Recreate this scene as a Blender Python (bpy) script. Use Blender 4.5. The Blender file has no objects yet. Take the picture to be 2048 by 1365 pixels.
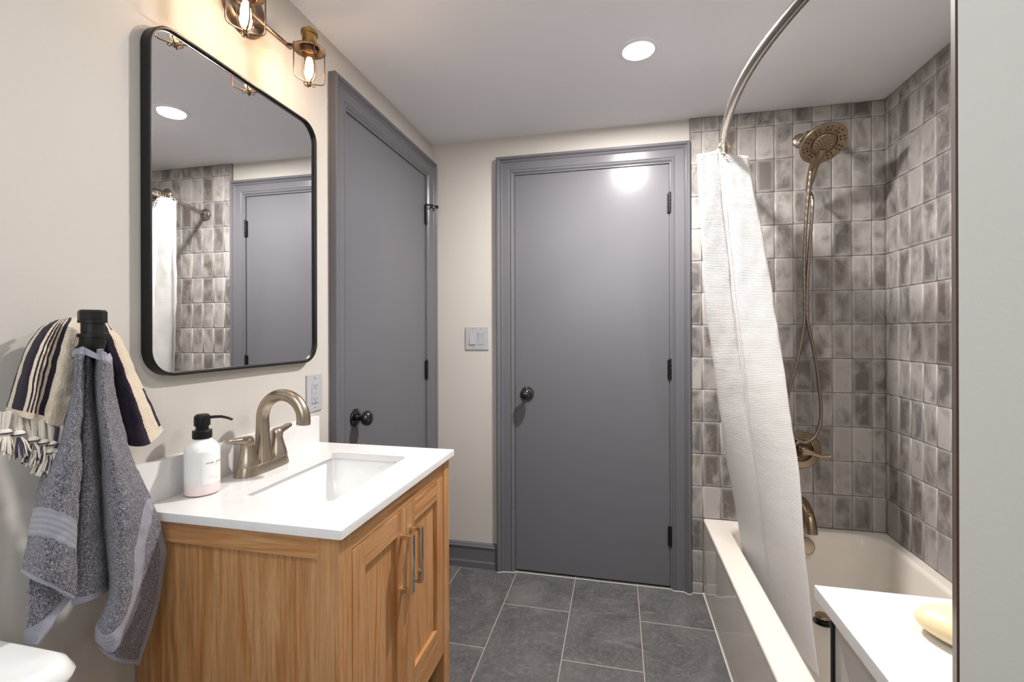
import bpy, bmesh, math, random
from mathutils import Vector, Matrix, noise
random.seed(7)
PI = math.pi
C = bpy.context.scene.collection
scn = bpy.context.scene

# ------------------------------------------------------------------ camera
cam_d = bpy.data.cameras.new('camera')
cam = bpy.data.objects.new('camera', cam_d); C.objects.link(cam)
cam_d.sensor_width = 36.0
cam_d.lens = 915.6544 / 2048 * 36.0
cam_d.shift_x = (1024 - 1031.8975) / 2048
cam_d.shift_y = (664.3597 - 682.5) / 2048
cam_d.clip_start = 0.02
YAW, ROLL = 0.2187, -0.0028
cf = Vector((-math.sin(YAW), math.cos(YAW), 0)); cr = Vector((math.cos(YAW), math.sin(YAW), 0)); cu = Vector((0, 0, 1))
r3 = cr*math.cos(ROLL) + cu*math.sin(ROLL); u3 = -cr*math.sin(ROLL) + cu*math.cos(ROLL)
cam.matrix_world = Matrix(((r3.x, u3.x, -cf.x, .9671), (r3.y, u3.y, -cf.y, -2.3008), (r3.z, u3.z, -cf.z, 1.2333), (0, 0, 0, 1)))
scn.camera = cam

# ------------------------------------------------------------------ world, exposure
w = bpy.data.worlds.new('world'); scn.world = w; w.use_nodes = True
w.node_tree.nodes['Background'].inputs[0].default_value = (.88, .95, 1, 1)
w.node_tree.nodes['Background'].inputs[1].default_value = 4.6
vs = scn.view_settings
vs.view_transform = 'Standard'; vs.look = 'None'; vs.gamma = 1.0; vs.use_curve_mapping = False
vs.exposure = 0.10
H = 2.24; W = 2.112; YE = -3.3      # ceiling height, room width, rear wall

def lamp(name, kind, loc, power, col, size=.05, rot=None, spread=None):
    d = bpy.data.lights.new(name, kind); d.energy = power; d.color = col
    if kind == 'AREA':
        d.shape = 'DISK'; d.size = size
        if spread: d.spread = spread
    else: d.shadow_soft_size = size
    o = bpy.data.objects.new(name, d); C.objects.link(o); o.location = loc
    if rot: o.rotation_euler = rot
    return o
POT_W = 38; POTS = [(1.042, -.609), (1.10, -2.75), (.45, -2.45), (1.74, -1.36)]  # rear two assumed, out of view; last one unseen, added to brighten the tub
for p, w_ in zip(POTS, (POT_W, 5, 5, 7)): lamp('downlight_lamp', 'AREA', (p[0], p[1], H - .012), w_, (.94, .97, 1) if p[1] < -2 else (1, .955, .925), .10)
VAN_W = 3.3; VL = [(.118, -1.39), (.118, -1.163)]
for p in VL: lamp('vanity_bulb_lamp', 'POINT', (p[0], p[1], 1.985), VAN_W, (1, .72, .53), .018)

# sky light enters by an unseen window added in the rear wall: a portal only guides the sampling of the sky
WIN = (.30, 1.70, 1.35, 2.10)
pd = bpy.data.lights.new('window_portal', 'AREA'); pd.shape = 'RECTANGLE'; pd.size = WIN[1]-WIN[0]; pd.size_y = WIN[3]-WIN[2]; pd.cycles.is_portal = True
po = bpy.data.objects.new('window_portal', pd); C.objects.link(po); po.location = ((WIN[0]+WIN[1])/2, YE-.03, (WIN[2]+WIN[3])/2); po.rotation_euler = (PI/2, 0, PI)

# ------------------------------------------------------------------ material helpers
def srgb(r, g, b):
    f = lambda c: (c/255/12.92) if c/255 <= .04045 else ((c/255 + .055)/1.055)**2.4
    return (f(r), f(g), f(b), 1)
class NT:
    def __init__(s, name):
        s.m = bpy.data.materials.new(name); s.m.use_nodes = True; s.t = s.m.node_tree; s.n = s.t.nodes
        s.b = s.n['Principled BSDF']; s.out = s.n['Material Output']
    def new(s, ty, **kw):
        n = s.n.new(ty)
        for k, v in kw.items():
            if k.startswith('i_'):
                n.inputs[int(k[2:]) if k[2:].isdigit() else k[2:].replace('_', ' ')].default_value = v
            else: setattr(n, k, v)
        return n
    def link(s, a, b): s.t.links.new(a, b)
    def math(s, op, a, b=None, c=None):
        n = s.n.new('ShaderNodeMath'); n.operation = op
        for i, v in enumerate((a, b, c)):
            if v is None: continue
            if isinstance(v, (int, float)): n.inputs[i].default_value = v
            else: s.link(v, n.inputs[i])
        return n.outputs[0]
    def coord(s, kind='Object'): return s.new('ShaderNodeTexCoord').outputs[kind]
    def mapping(s, src, scale=(1, 1, 1), loc=(0, 0, 0), rot=(0, 0, 0)):
        n = s.new('ShaderNodeMapping'); n.inputs['Scale'].default_value = scale; n.inputs['Location'].default_value = loc
        n.inputs['Rotation'].default_value = rot; s.link(src, n.inputs[0]); return n.outputs[0]
    def noise(s, src, scale, detail=3, rough=.5, dist=0):
        n = s.new('ShaderNodeTexNoise'); n.inputs['Scale'].default_value = scale; n.inputs['Detail'].default_value = detail
        n.inputs['Roughness'].default_value = rough; n.inputs['Distortion'].default_value = dist
        s.link(src, n.inputs['Vector']); return n.outputs['Fac']
    def ramp(s, fac, stops):
        n = s.new('ShaderNodeValToRGB'); e = n.color_ramp.elements
        while len(e) > 1: e.remove(e[-1])
        e[0].position, e[0].color = stops[0]
        for p, c in stops[1:]:
            x = e.new(p); x.color = c
        s.link(fac, n.inputs[0]); return n.outputs[0]
    def mix(s, fac, a, b, blend='MIX'):
        n = s.new('ShaderNodeMix'); n.data_type = 'RGBA'; n.blend_type = blend
        for sock, v in ((n.inputs[0], fac), (n.inputs[6], a), (n.inputs[7], b)):
            if isinstance(v, (int, float)): sock.default_value = v
            elif isinstance(v, tuple): sock.default_value = v
            else: s.link(v, sock)
        return n.outputs[2]
    def bump(s, h, strength=.3, dist=.01):
        n = s.new('ShaderNodeBump'); n.inputs['Strength'].default_value = strength; n.inputs['Distance'].default_value = dist
        s.link(h, n.inputs['Height']); s.link(n.outputs[0], s.b.inputs['Normal'])
    def set(s, col=None, rough=None, metal=None, spec=None, coat=None, sheen=None):
        B = s.b.inputs
        if col is not None:
            if isinstance(col, tuple): B['Base Color'].default_value = col
            else: s.link(col, B['Base Color'])
        if rough is not None:
            if isinstance(rough, (int, float)): B['Roughness'].default_value = rough
            else: s.link(rough, B['Roughness'])
        if metal is not None: B['Metallic'].default_value = metal
        if spec is not None: B['Specular IOR Level'].default_value = spec
        if coat is not None: B['Coat Weight'].default_value = coat; B['Coat Roughness'].default_value = .08
        if sheen is not None: B['Sheen Weight'].default_value = sheen
        return s.m

def m_paint(name, c, rough=.6, bs=.12, scale=260, spec=.4):
    t = NT(name); o = t.coord(); n = t.noise(o, scale, 2); n2 = t.noise(o, 3, 2)
    col = t.mix(t.math('MULTIPLY', n2, .25), c, tuple(x*.93 for x in c[:3]) + (1,))
    t.bump(n, bs, .0012); return t.set(col, rough, 0, spec)
def m_plain(name, c, rough=.5, metal=0, spec=.5, coat=None, nz=.0, nscale=60):
    t = NT(name); o = t.coord()
    n = t.noise(o, nscale, 3)
    col = t.mix(n, c, tuple(x*(1-max(nz, .02)) for x in c[:3]) + (1,))
    rr = t.math('MULTIPLY_ADD', n, .08, rough - .04)
    return t.set(col, rr, metal, spec, coat)
def m_brushed(name, c, rough=.3, ax='x'):
    t = NT(name); o = t.coord()
    sc = {'x': (6, 300, 300), 'y': (300, 6, 300), 'z': (300, 300, 6)}[ax]
    n = t.noise(t.mapping(o, sc), 1.0, 3)
    col = t.mix(n, c, tuple(x*.82 for x in c[:3]) + (1,))
    t.set(col, t.math('MULTIPLY_ADD', n, .16, rough - .08), 1.0)
    t.bump(n, .08, .0004); return t.m
M = {}
M['wall'] = m_paint('greige wall paint', srgb(193, 188, 181), .62)
M['ceiling'] = m_paint('flat ceiling paint', srgb(234, 235, 240), .75, .05)
M['trim'] = m_paint('charcoal grey semi gloss paint', srgb(103, 102, 107), .25, .10, 45, .22)
M['gap'] = m_plain('dark gap', srgb(20, 20, 22), .8)
M['hall'] = m_plain('hall shadow', srgb(60, 58, 56), .8)
M['black'] = m_plain('matte black metal', srgb(22, 21, 22), .38, .3)
M['gloss_black'] = m_plain('polished black metal', srgb(12, 11, 11), .14, .0, .7, .6)
M['iron'] = m_plain('black iron pipe', srgb(20, 20, 21), .42, .2, nz=.3, nscale=150)
M['nickel'] = m_brushed('brushed nickel', srgb(180, 167, 151), .31, 'z')
M['bronze'] = m_brushed('champagne bronze', srgb(164, 145, 122), .32, 'x')
M['rod'] = m_brushed('satin nickel rod', srgb(170, 163, 154), .26, 'y')
M['hose'] = m_brushed('steel hose', srgb(158, 145, 132), .32, 'z')
M['chrome'] = m_plain('polished chrome', srgb(225, 220, 210), .09, 1.0)
M['nozzle'] = m_plain('dark rubber nozzles', srgb(40, 32, 26), .5)
M['quartz'] = None
t = NT('white quartz'); o = t.coord(); n = t.noise(o, 25, 5, .6, .4)
M['quartz'] = t.set(t.ramp(n, [(.3, srgb(222, 221, 220)), (.55, srgb(227, 226, 225)), (.75, srgb(225, 223, 222))]), .12, 0, .5)
M['porcelain'] = m_plain('white porcelain', srgb(240, 240, 239), .08, 0, .5, .4)
M['tub'] = m_plain('biscuit enamel', srgb(226, 219, 209), .10, 0, .5, .4, nz=.015, nscale=8)
M['toilet'] = m_plain('toilet porcelain', srgb(232, 234, 233), .10, 0, .5, .5)
M['plate_paint'] = m_plain('grey plastic plate', srgb(172, 172, 176), .32)
M['slot'] = m_plain('dark slots', srgb(50, 48, 50), .5)
M['caulk'] = m_plain('white caulk', srgb(205, 200, 192), .5)
M['frame_edge'] = m_plain('dark bronze edge', srgb(66, 44, 30), .4, .0)
M['soap'] = m_plain('cream soap', srgb(238, 222, 180), .35, 0, .5, None, .04, 30)
M['soap'].node_tree.nodes['Principled BSDF'].inputs['Subsurface Weight'].default_value = .25
M['soap'].node_tree.nodes['Principled BSDF'].inputs['Subsurface Scale'].default_value = .02
# mirror glass
t = NT('mirror silver'); M['mirror'] = t.set(t.mix(t.noise(t.coord(), 4), (.84, .85, .85, 1), (.83, .84, .84, 1)), 0.0, 1.0)
# brass with mottling
t = NT('antique brass'); n = t.noise(t.coord(), 90, 4)
M['brass'] = t.set(t.ramp(n, [(.3, srgb(140, 112, 66)), (.6, srgb(176, 148, 96))]), .32, 1.0)
t = NT('aged copper bronze'); n = t.noise(t.coord(), 60, 4)
M['copper'] = t.set(t.ramp(n, [(.3, srgb(98, 82, 70)), (.65, srgb(132, 114, 98))]), .34, 1.0)
# oak, grain along local z (uprights) or along y (rails)
def m_oak(name, rot):
    t = NT(name); o = t.coord()
    o2 = t.mapping(o, (1, 1, 1), (0, 0, 0), rot)
    big = t.noise(t.mapping(o2, (14, 14, .9)), 1.0, 6, .62, 2.0)
    fine = t.noise(t.mapping(o2, (170, 170, 6)), 1.0, 4, .6)
    pore = t.noise(t.mapping(o2, (420, 420, 14)), 1.0, 2, .5)
    col = t.ramp(big, [(.25, srgb(140, 88, 46)), (.40, srgb(184, 131, 80)), (.52, srgb(198, 153, 107)), (.62, srgb(178, 122, 70)), (.75, srgb(150, 96, 50))])
    col = t.mix(t.math('MULTIPLY', t.math('SUBTRACT', .60, fine), 1.9), col, srgb(138, 92, 54))
    saw = t.noise(t.mapping(o2, (30, 30, 500)), 1.0, 3, .6)
    col = t.mix(t.math('MULTIPLY', saw, .22), col, srgb(150, 104, 62))
    pr = t.ramp(pore, [(.33, (1, 1, 1, 1)), (.42, (0, 0, 0, 1))])
    col = t.mix(t.math('MULTIPLY', pr, .30), col, srgb(120, 78, 44))
    t.bump(fine, .12, .001); return t.set(col, .45, 0, .4)
M['oak_v'] = m_oak('oak grain upright', (0, 0, 0))
M['oak_y'] = m_oak('oak grain lengthwise', (PI/2, 0, 0))
M['oak_x'] = m_oak('oak grain crosswise', (0, PI/2, 0))
# slate floor tiles 0.6 x 0.3 with pale grout, running along y, half offset columns
t = NT('slate floor tile'); o = t.coord(); s = t.new('ShaderNodeSeparateXYZ'); t.link(o, s.inputs[0])
fx = t.math('DIVIDE', t.math('SUBTRACT', s.outputs[0], .4578 - .2996*6), .2996)
ix = t.math('FLOOR', fx); rx = t.math('FRACT', fx)
off = t.math('MULTIPLY', t.math('MODULO', ix, 2.0), .5)
fy = t.math('ADD', t.math('DIVIDE', t.math('ADD', s.outputs[1], .285 + .6*12), .6), off)
iy = t.math('FLOOR', fy); ry = t.math('FRACT', fy)
ex = t.math('MULTIPLY', t.math('MINIMUM', rx, t.math('SUBTRACT', 1, rx)), .2996)
ey = t.math('MULTIPLY', t.math('MINIMUM', ry, t.math('SUBTRACT', 1, ry)), .6)
ed = t.math('MINIMUM', ex, ey)
gm = t.math('LESS_THAN', ed, .0019)
cv = t.new('ShaderNodeCombineXYZ'); t.link(ix, cv.inputs[0]); t.link(iy, cv.inputs[1])
wn = t.new('ShaderNodeTexWhiteNoise'); wn.noise_dimensions = '3D'; t.link(cv.outputs[0], wn.inputs[0])
vadd = t.new('ShaderNodeVectorMath'); vadd.operation = 'MULTIPLY_ADD'; t.link(wn.outputs['Color'], vadd.inputs[0]); vadd.inputs[1].default_value = (7, 7, 7); t.link(o, vadd.inputs[2])
n1 = t.noise(vadd.outputs[0], 5, 6, .62, 1.0); n2 = t.noise(vadd.outputs[0], 60, 5, .7, .6); n3 = t.noise(t.mapping(vadd.outputs[0], (3, 14, 3), (0, 0, 0), (0, 0, .6)), 1.5, 6, .65, 1.2)
col = t.ramp(n1, [(.25, srgb(70, 69, 70)), (.5, srgb(88, 87, 87)), (.75, srgb(108, 106, 105))])
col = t.mix(t.math('MULTIPLY', t.ramp(n2, [(.45, (0, 0, 0, 1)), (.7, (1, 1, 1, 1))]), .45), col, srgb(124, 122, 120))
col = t.mix(t.math('MULTIPLY', t.ramp(n3, [(.6, (0, 0, 0, 1)), (.68, (1, 1, 1, 1)), (.76, (0, 0, 0, 1))]), .3), col, srgb(140, 138, 134))
col = t.mix(gm, col, srgb(158, 150, 142))
t.bump(t.math('MULTIPLY_ADD', t.math('MINIMUM', ed, .004), 120, t.math('ADD', n2, n1)), .25, .0015)
M['floor'] = t.set(col, t.math('MULTIPLY_ADD', n2, .25, .38), 0, .4)
# glazed zellige-look wall tile: UV is one tile, attribute rnd differs tile by tile
t = NT('glazed grey wall tile'); uv = t.new('ShaderNodeUVMap'); uv.uv_map = 'UVMap'
at = t.new('ShaderNodeAttribute'); at.attribute_name = 'rnd'
s = t.new('ShaderNodeSeparateXYZ'); t.link(uv.outputs[0], s.inputs[0]); sr = t.new('ShaderNodeSeparateColor'); t.link(at.outputs['Color'], sr.inputs[0])
o = t.coord()
va = t.new('ShaderNodeVectorMath'); va.operation = 'MULTIPLY_ADD'; t.link(at.outputs['Color'], va.inputs[0]); va.inputs[1].default_value = (9, 9, 9); t.link(o, va.inputs[2])
cl = t.noise(t.mapping(va.outputs[0], (1.25, 1.25, .8)), 12, 3, .5, .5); cf_ = t.noise(va.outputs[0], 60, 4, .65)
dx = t.math('MULTIPLY', t.math('MINIMUM', s.outputs[0], t.math('SUBTRACT', 1, s.outputs[0])), .075)
dy = t.math('MULTIPLY', t.math('MINIMUM', s.outputs[1], t.math('SUBTRACT', 1, s.outputs[1])), .15)
de = t.math('ADD', t.math('MINIMUM', dx, dy), t.math('MULTIPLY', t.math('SUBTRACT', cl, .5), .012))
edge = t.ramp(t.math('DIVIDE', de, .016), [(.0, (1, 1, 1, 1)), (.30, (.7, .7, .7, 1)), (1, (0, 0, 0, 1))])
dark = t.mix(sr.outputs[2], srgb(104, 95, 88), srgb(102, 99, 98))
lite = t.mix(sr.outputs[1], srgb(172, 167, 162), srgb(156, 151, 148))
tone = t.math('ADD', t.math('MULTIPLY', cl, 1.9), t.math('MULTIPLY_ADD', sr.outputs[0], .62, -.80))
tone = t.math('ADD', tone, t.math('MULTIPLY', t.math('SUBTRACT', cf_, .5), .35))
tc = t.ramp(tone, [(.12, (0, 0, 0, 1)), (.75, (1, 1, 1, 1))])
col = t.mix(tc, dark, lite)
col = t.mix(t.math('MULTIPLY', edge, .42), col, srgb(186, 183, 180))
t.bump(t.math('ADD', cl, t.math('MULTIPLY', cf_, .15)), .35, .004)
M['tile'] = t.set(col, .27, 0, .45)
M['grout'] = m_plain('grey grout', srgb(128, 122, 116), .85)
# waffle weave curtain
t = NT('white waffle cotton'); uv = t.new('ShaderNodeUVMap'); uv.uv_map = 'UVMap'; s = t.new('ShaderNodeSeparateXYZ'); t.link(uv.outputs[0], s.inputs[0])
wv = t.math('ABSOLUTE', t.math('SINE', t.math('MULTIPLY', s.outputs[1], PI/.0062)))
wu = t.math('ABSOLUTE', t.math('SINE', t.math('MULTIPLY', s.outputs[0], PI/.0062)))
n = t.noise(t.mapping(uv.outputs[0], (6, 14, 1)), 1.5, 4)
t.bump(t.math('ADD', t.math('ADD', wv, t.math('MULTIPLY', wu, .5)), t.math('MULTIPLY', n, 4)), .35, .0012)
M['curtain'] = t.set(t.mix(wv, srgb(206, 204, 203), srgb(222, 221, 220)), .85, 0, .2, None, .2)
tr = t.new('ShaderNodeBsdfTranslucent'); tr.inputs[0].default_value = srgb(240, 235, 230); mx = t.new('ShaderNodeMixShader'); mx.inputs[0].default_value = .22
t.link(t.b.outputs[0], mx.inputs[1]); t.link(tr.outputs[0], mx.inputs[2]); t.link(mx.outputs[0], t.out.inputs[0])
# grey terry: attribute band = 1 on the flat woven bands
t = NT('grey terry'); o = t.coord(); at = t.new('ShaderNodeAttribute'); at.attribute_name = 'band'
n = t.noise(t.mapping(o, (1, 1, .62), (0, 0, 0), (.5, 0, 0)), 520, 3, .75, .6); n2 = t.noise(o, 190, 2, .6, .8)
pile = t.ramp(n, [(.36, srgb(56, 53, 62)), (.47, srgb(108, 105, 115)), (.55, srgb(142, 139, 149)), (.66, srgb(190, 187, 194))])
rib = t.math('SINE', t.math('MULTIPLY', t.math('SUBTRACT', at.outputs['Fac'], .1), 34))
flat = t.mix(t.math('MULTIPLY_ADD', rib, .28, .4), srgb(158, 157, 167), srgb(128, 127, 139))
bm_ = t.math('GREATER_THAN', at.outputs['Fac'], .08)
h = t.math('MULTIPLY', t.math('ADD', t.math('MULTIPLY', n, 1.2), n2), t.math('SUBTRACT', 1, t.math('MULTIPLY', bm_, .85)))
t.bump(h, .9, .0035)
M['terry'] = t.set(t.mix(bm_, pile, flat), .95, 0, .1, None, .3)
# striped terry: attribute stripe gives position across the cloth
t = NT('striped terry'); o = t.coord(); at = t.new('ShaderNodeAttribute'); at.attribute_name = 'band'
n = t.noise(o, 600, 3, .7, .5)
cream = t.mix(n, srgb(196, 180, 158), srgb(236, 224, 204)); navy = t.mix(n, srgb(22, 18, 28), srgb(58, 51, 66))
t.bump(n, .7, .0025)
M['stripe'] = t.set(t.mix(t.math('GREATER_THAN', t.math('ADD', at.outputs['Fac'], t.math('MULTIPLY', t.math('SUBTRACT', n, .5), .5)), .5), cream, navy), .95, 0, .1, None, .08)
M['yarn'] = m_plain('cream yarn', srgb(222, 214, 202), .95, nz=.2, nscale=400)
M['yarn_dark'] = m_plain('navy yarn', srgb(66, 62, 78), .95, nz=.3, nscale=400)
# soap bottle: white glass, blush towards base comes from the pink liquid printed fade on the glass
t = NT('white to blush glass'); s = t.new('ShaderNodeSeparateXYZ'); t.link(t.coord(), s.inputs[0])
col = t.ramp(t.math('DIVIDE', s.outputs[2], .10), [(.0, srgb(236, 212, 210)), (.22, srgb(234, 220, 219)), (.42, srgb(236, 235, 234)), (1, srgb(240, 242, 241))])
M['bottle'] = t.set(col, .10, 0, .5, .5)
M['label'] = m_plain('paper label', srgb(240, 239, 237), .55)
M['ink'] = m_plain('grey ink', srgb(96, 96, 98), .6)
# bulb: clear amber glass that lets the light through, glowing filament
t = NT('bulb glass'); t.n.remove(t.b)
tr = t.new('ShaderNodeBsdfTransparent'); tr.inputs[0].default_value = (1, .93, .82, 1); gl = t.new('ShaderNodeBsdfGlossy'); gl.inputs['Roughness'].default_value = .05
lw = t.new('ShaderNodeLayerWeight'); lw.inputs[0].default_value = .25; mx = t.new('ShaderNodeMixShader')
t.link(t.math('MULTIPLY', lw.outputs['Facing'], .35), mx.inputs[0]); t.link(tr.outputs[0], mx.inputs[1]); t.link(gl.outputs[0], mx.inputs[2]); t.link(mx.outputs[0], t.out.inputs[0]); M['bulb_glass'] = t.m
def m_emit(name, c, s):
    t = NT(name); t.n.remove(t.b); e = t.new('ShaderNodeEmission'); e.inputs[0].default_value = c; e.inputs[1].default_value = s
    t.link(e.outputs[0], t.out.inputs[0]); return t.m
M['filament'] = m_emit('glowing filament', (1, .70, .36, 1), 26)
M['diffuser'] = m_emit('lit diffuser', (1, .88, .72, 1), 14)

# ------------------------------------------------------------------ mesh helpers
class MB:
    """collects shapes and links them as ONE mesh object"""
    def __init__(s): s.bm = bmesh.new(); s.mats = []
    def _m(s, faces, mat):
        if mat is None: return
        if mat not in s.mats: s.mats.append(mat)
        i = s.mats.index(mat)
        for f in faces: f.material_index = i
    def box(s, x0, x1, y0, y1, z0, z1, bev=0, seg=2, mat=None):
        r = bmesh.ops.create_cube(s.bm, size=1)['verts']
        for v in r: v.co = Vector(((x0+x1)/2 + v.co.x*(x1-x0), (y0+y1)/2 + v.co.y*(y1-y0), (z0+z1)/2 + v.co.z*(z1-z0)))
        fs = set(f for v in r for f in v.link_faces)
        if bev > 0:
            e = list(set(e for v in r for e in v.link_edges))
            b = bmesh.ops.bevel(s.bm, geom=e, offset=bev, segments=seg, profile=.5, affect='EDGES')
            fs = set(f for f in b['faces']) | set(f for f in fs if f.is_valid)
        s._m(fs, mat); return s
    def grid(s, P, close_u=False, close_v=False, mat=None, flip=False):
        """P[i][j] points; makes quads"""
        V = [[s.bm.verts.new(p) for p in r] for r in P]; n, m = len(V), len(V[0]); fs = []
        for i in range(n if close_v else n-1):
            for j in range(m if close_u else m-1):
                q = [V[i][j], V[i][(j+1) % m], V[(i+1) % n][(j+1) % m], V[(i+1) % n][j]]
                if flip: q.reverse()
                try: fs.append(s.bm.faces.new(q))
                except ValueError: pass
        s._m(fs, mat); return V
    def cap(s, ring, flip=False, mat=None):
        try:
            f = s.bm.faces.new(ring[::-1] if flip else ring); s._m([f], mat)
        except ValueError: pass
    def tube(s, pts, r, n=12, mat=None, caps=True, sq=None):
        pts = [Vector(p) for p in pts]; R = r if isinstance(r, (list, tuple)) else [r]*len(pts)
        t0 = (pts[1]-pts[0]).normalized(); ref = Vector((0, 0, 1)) if abs(t0.z) < .9 else Vector((1, 0, 0))
        nrm = t0.cross(ref).normalized(); P = []
        for i, p in enumerate(pts):
            t = (pts[min(i+1, len(pts)-1)] - pts[max(i-1, 0)])
            t = t.normalized() if t.length > 1e-9 else t0
            nrm = (nrm - t*nrm.dot(t)); nrm = nrm.normalized() if nrm.length > 1e-6 else t.orthogonal().normalized()
            b = t.cross(nrm)
            k = sq or (1, 1)
            P.append([p + (nrm*math.cos(a)*k[0] + b*math.sin(a)*k[1])*R[i] for a in [2*PI*j/n for j in range(n)]])
        V = s.grid(P, close_u=True, mat=mat)
        if caps: s.cap(V[0], True, mat); s.cap(V[-1], False, mat)
        return s
    def lathe(s, prof, origin=(0, 0, 0), axis=(0, 0, 1), n=32, mat=None, caps=True, sx=1, sy=1):
        a = Vector(axis).normalized(); u = a.orthogonal().normalized(); v = a.cross(u); o = Vector(origin)
        P = [[o + a*h + (u*math.cos(t)*sx + v*math.sin(t)*sy)*max(r, 1e-5) for t in [2*PI*j/n for j in range(n)]] for r, h in prof]
        V = s.grid(P, close_u=True, mat=mat)
        if caps: s.cap(V[0], True, mat); s.cap(V[-1], False, mat)
        return s
    def sphere(s, c, r, mat=None, sc=(1, 1, 1), n=24):
        r_ = bmesh.ops.create_uvsphere(s.bm, u_segments=n, v_segments=n//2, radius=1)['verts']
        for v in r_: v.co = Vector((c[0]+v.co.x*r*sc[0], c[1]+v.co.y*r*sc[1], c[2]+v.co.z*r*sc[2]))
        s._m(set(f for v in r_ for f in v.link_faces), mat); return s
    def ribbon(s, pts, w, mat=None): pass
    def build(s, name, mat=None, parent=None, smooth=True, loc=None, ang=35, bevel=None):
        bmesh.ops.recalc_face_normals(s.bm, faces=s.bm.faces[:])
        if loc is not None:
            for v in s.bm.verts: v.co -= Vector(loc)
        me = bpy.data.meshes.new(name); s.bm.to_mesh(me); s.bm.free()
        for m in (s.mats or [mat]): me.materials.append(m)
        o = bpy.data.objects.new(name, me); C.objects.link(o)
        if loc is not None: o.location = loc
        if smooth:
            for p in me.polygons: p.use_smooth = True
            try: me.set_sharp_from_angle(angle=math.radians(ang))
            except Exception: pass
            wn_ = o.modifiers.new('face weighted normals', 'WEIGHTED_NORMAL'); wn_.keep_sharp = True; wn_.weight = 100
        if parent is not None:
            o.parent = parent
            pl = parent.location
            gp = parent.parent
            off = Vector(pl)
            while gp is not None: off += Vector(gp.location); gp = gp.parent
            o.location = (Vector(loc) if loc is not None else Vector((0, 0, 0))) - off
        return o
def thing(name, label, cat, loc, group=None):
    o = bpy.data.objects.new(name, None); C.objects.link(o); o.location = loc; o.empty_display_size = .05
    o['label'] = label; o['category'] = cat
    if group: o['group'] = group
    return o
def tag(o, label, cat, group=None):
    o['label'] = label; o['category'] = cat
    if group: o['group'] = group
    return o
def struct(o): o['kind'] = 'structure'; return o
def box_obj(name, b, mat, parent=None, bev=0, **kw): return MB().box(*b, bev=bev).build(name, mat, parent, **kw)
def cat(P, t):
    """Catmull-Rom through list P (Vectors) at t in 0..1"""
    n = len(P)-1; x = min(max(t, 0), 1)*n; i = min(int(x), n-1); f = x-i
    p1, p2 = P[i], P[i+1]; p0 = P[i-1] if i > 0 else p1*2-p2; p3 = P[i+2] if i+2 <= n else p2*2-p1
    return .5*((2*p1) + (p2-p0)*f + (2*p0-5*p1+4*p2-p3)*f*f + (3*p1-p0-3*p2+p3)*f*f*f)
def surf(G, nu, nv):
    """dense bicubic grid from a control grid of points"""
    G = [[Vector(p) for p in r] for r in G]; out = []
    rows = [[cat(r, j/(nu-1)) for j in range(nu)] for r in G]
    for i in range(nv):
        out.append([cat([rows[k][j] for k in range(len(G))], i/(nv-1)) for j in range(nu)])
    return out
def seg_dist(p, L):
    """distance from 2D point to polyline, signed by side"""
    best = 9; sg = 1
    for a, b in zip(L, L[1:]):
        ax, ay = a; bx, by = b; dx, dy = bx-ax, by-ay; l2 = dx*dx+dy*dy
        t = max(0, min(1, ((p[0]-ax)*dx+(p[1]-ay)*dy)/l2)); qx, qy = ax+dx*t-p[0], ay+dy*t-p[1]; d = math.hypot(qx, qy)
        if d < best: best = d; sg = 1 if dx*(p[1]-ay)-dy*(p[0]-ax) > 0 else -1
    return best, sg
TB = {}
TB['TL']=[[[0.07,-1.7083,1.2053],[0.105,-1.7279,1.2079],[0.12,-1.7336,1.209],[0.126,-1.7328,1.209],[0.118,-1.7223,1.2086]],[[0.07,-1.7135,1.1384],[0.105,-1.7315,1.1415],[0.12,-1.7373,1.1426],[0.126,-1.7364,1.1426],[0.118,-1.7254,1.1411]],[[0.07,-1.7305,1.0585],[0.105,-1.7468,1.0639],[0.12,-1.7478,1.0633],[0.126,-1.7436,1.061],[0.118,-1.7284,1.0554]],[[0.07,-1.7533,1.008],[0.105,-1.7633,1.0094],[0.12,-1.7599,1.0039],[0.126,-1.7492,0.9962],[0.118,-1.73,0.9862]],[[0.07,-1.765,0.9449],[0.105,-1.773,0.9434],[0.12,-1.7678,0.9349],[0.126,-1.756,0.9227],[0.118,-1.7344,0.9063]],[[0.07,-1.7762,0.8838],[0.105,-1.7824,0.8829],[0.12,-1.7762,0.8723],[0.126,-1.7608,0.855],[0.118,-1.736,0.8331]],[[0.07,-1.7781,0.8654],[0.105,-1.7855,0.8618],[0.12,-1.7781,0.8505],[0.126,-1.7628,0.8337],[0.118,-1.7389,0.8066]]]
TB['TM']=[[[0.095,-1.7155,1.2082],[0.11,-1.7169,1.2083],[0.112,-1.7109,1.2081],[0.092,-1.691,1.2065]],[[0.095,-1.7185,1.1314],[0.11,-1.72,1.132],[0.112,-1.7126,1.131],[0.092,-1.6897,1.1274]],[[0.095,-1.7216,1.0411],[0.11,-1.7202,1.0416],[0.112,-1.7084,1.0387],[0.092,-1.6821,1.031]],[[0.095,-1.724,0.9596],[0.11,-1.7204,0.9594],[0.112,-1.7056,0.9543],[0.092,-1.6784,0.943]],[[0.095,-1.7256,0.8782],[0.11,-1.7192,0.8767],[0.112,-1.702,0.8689],[0.092,-1.6738,0.8538]],[[0.095,-1.7265,0.7869],[0.11,-1.7179,0.7879],[0.112,-1.7,0.787],[0.092,-1.67,0.779]]]
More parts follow.
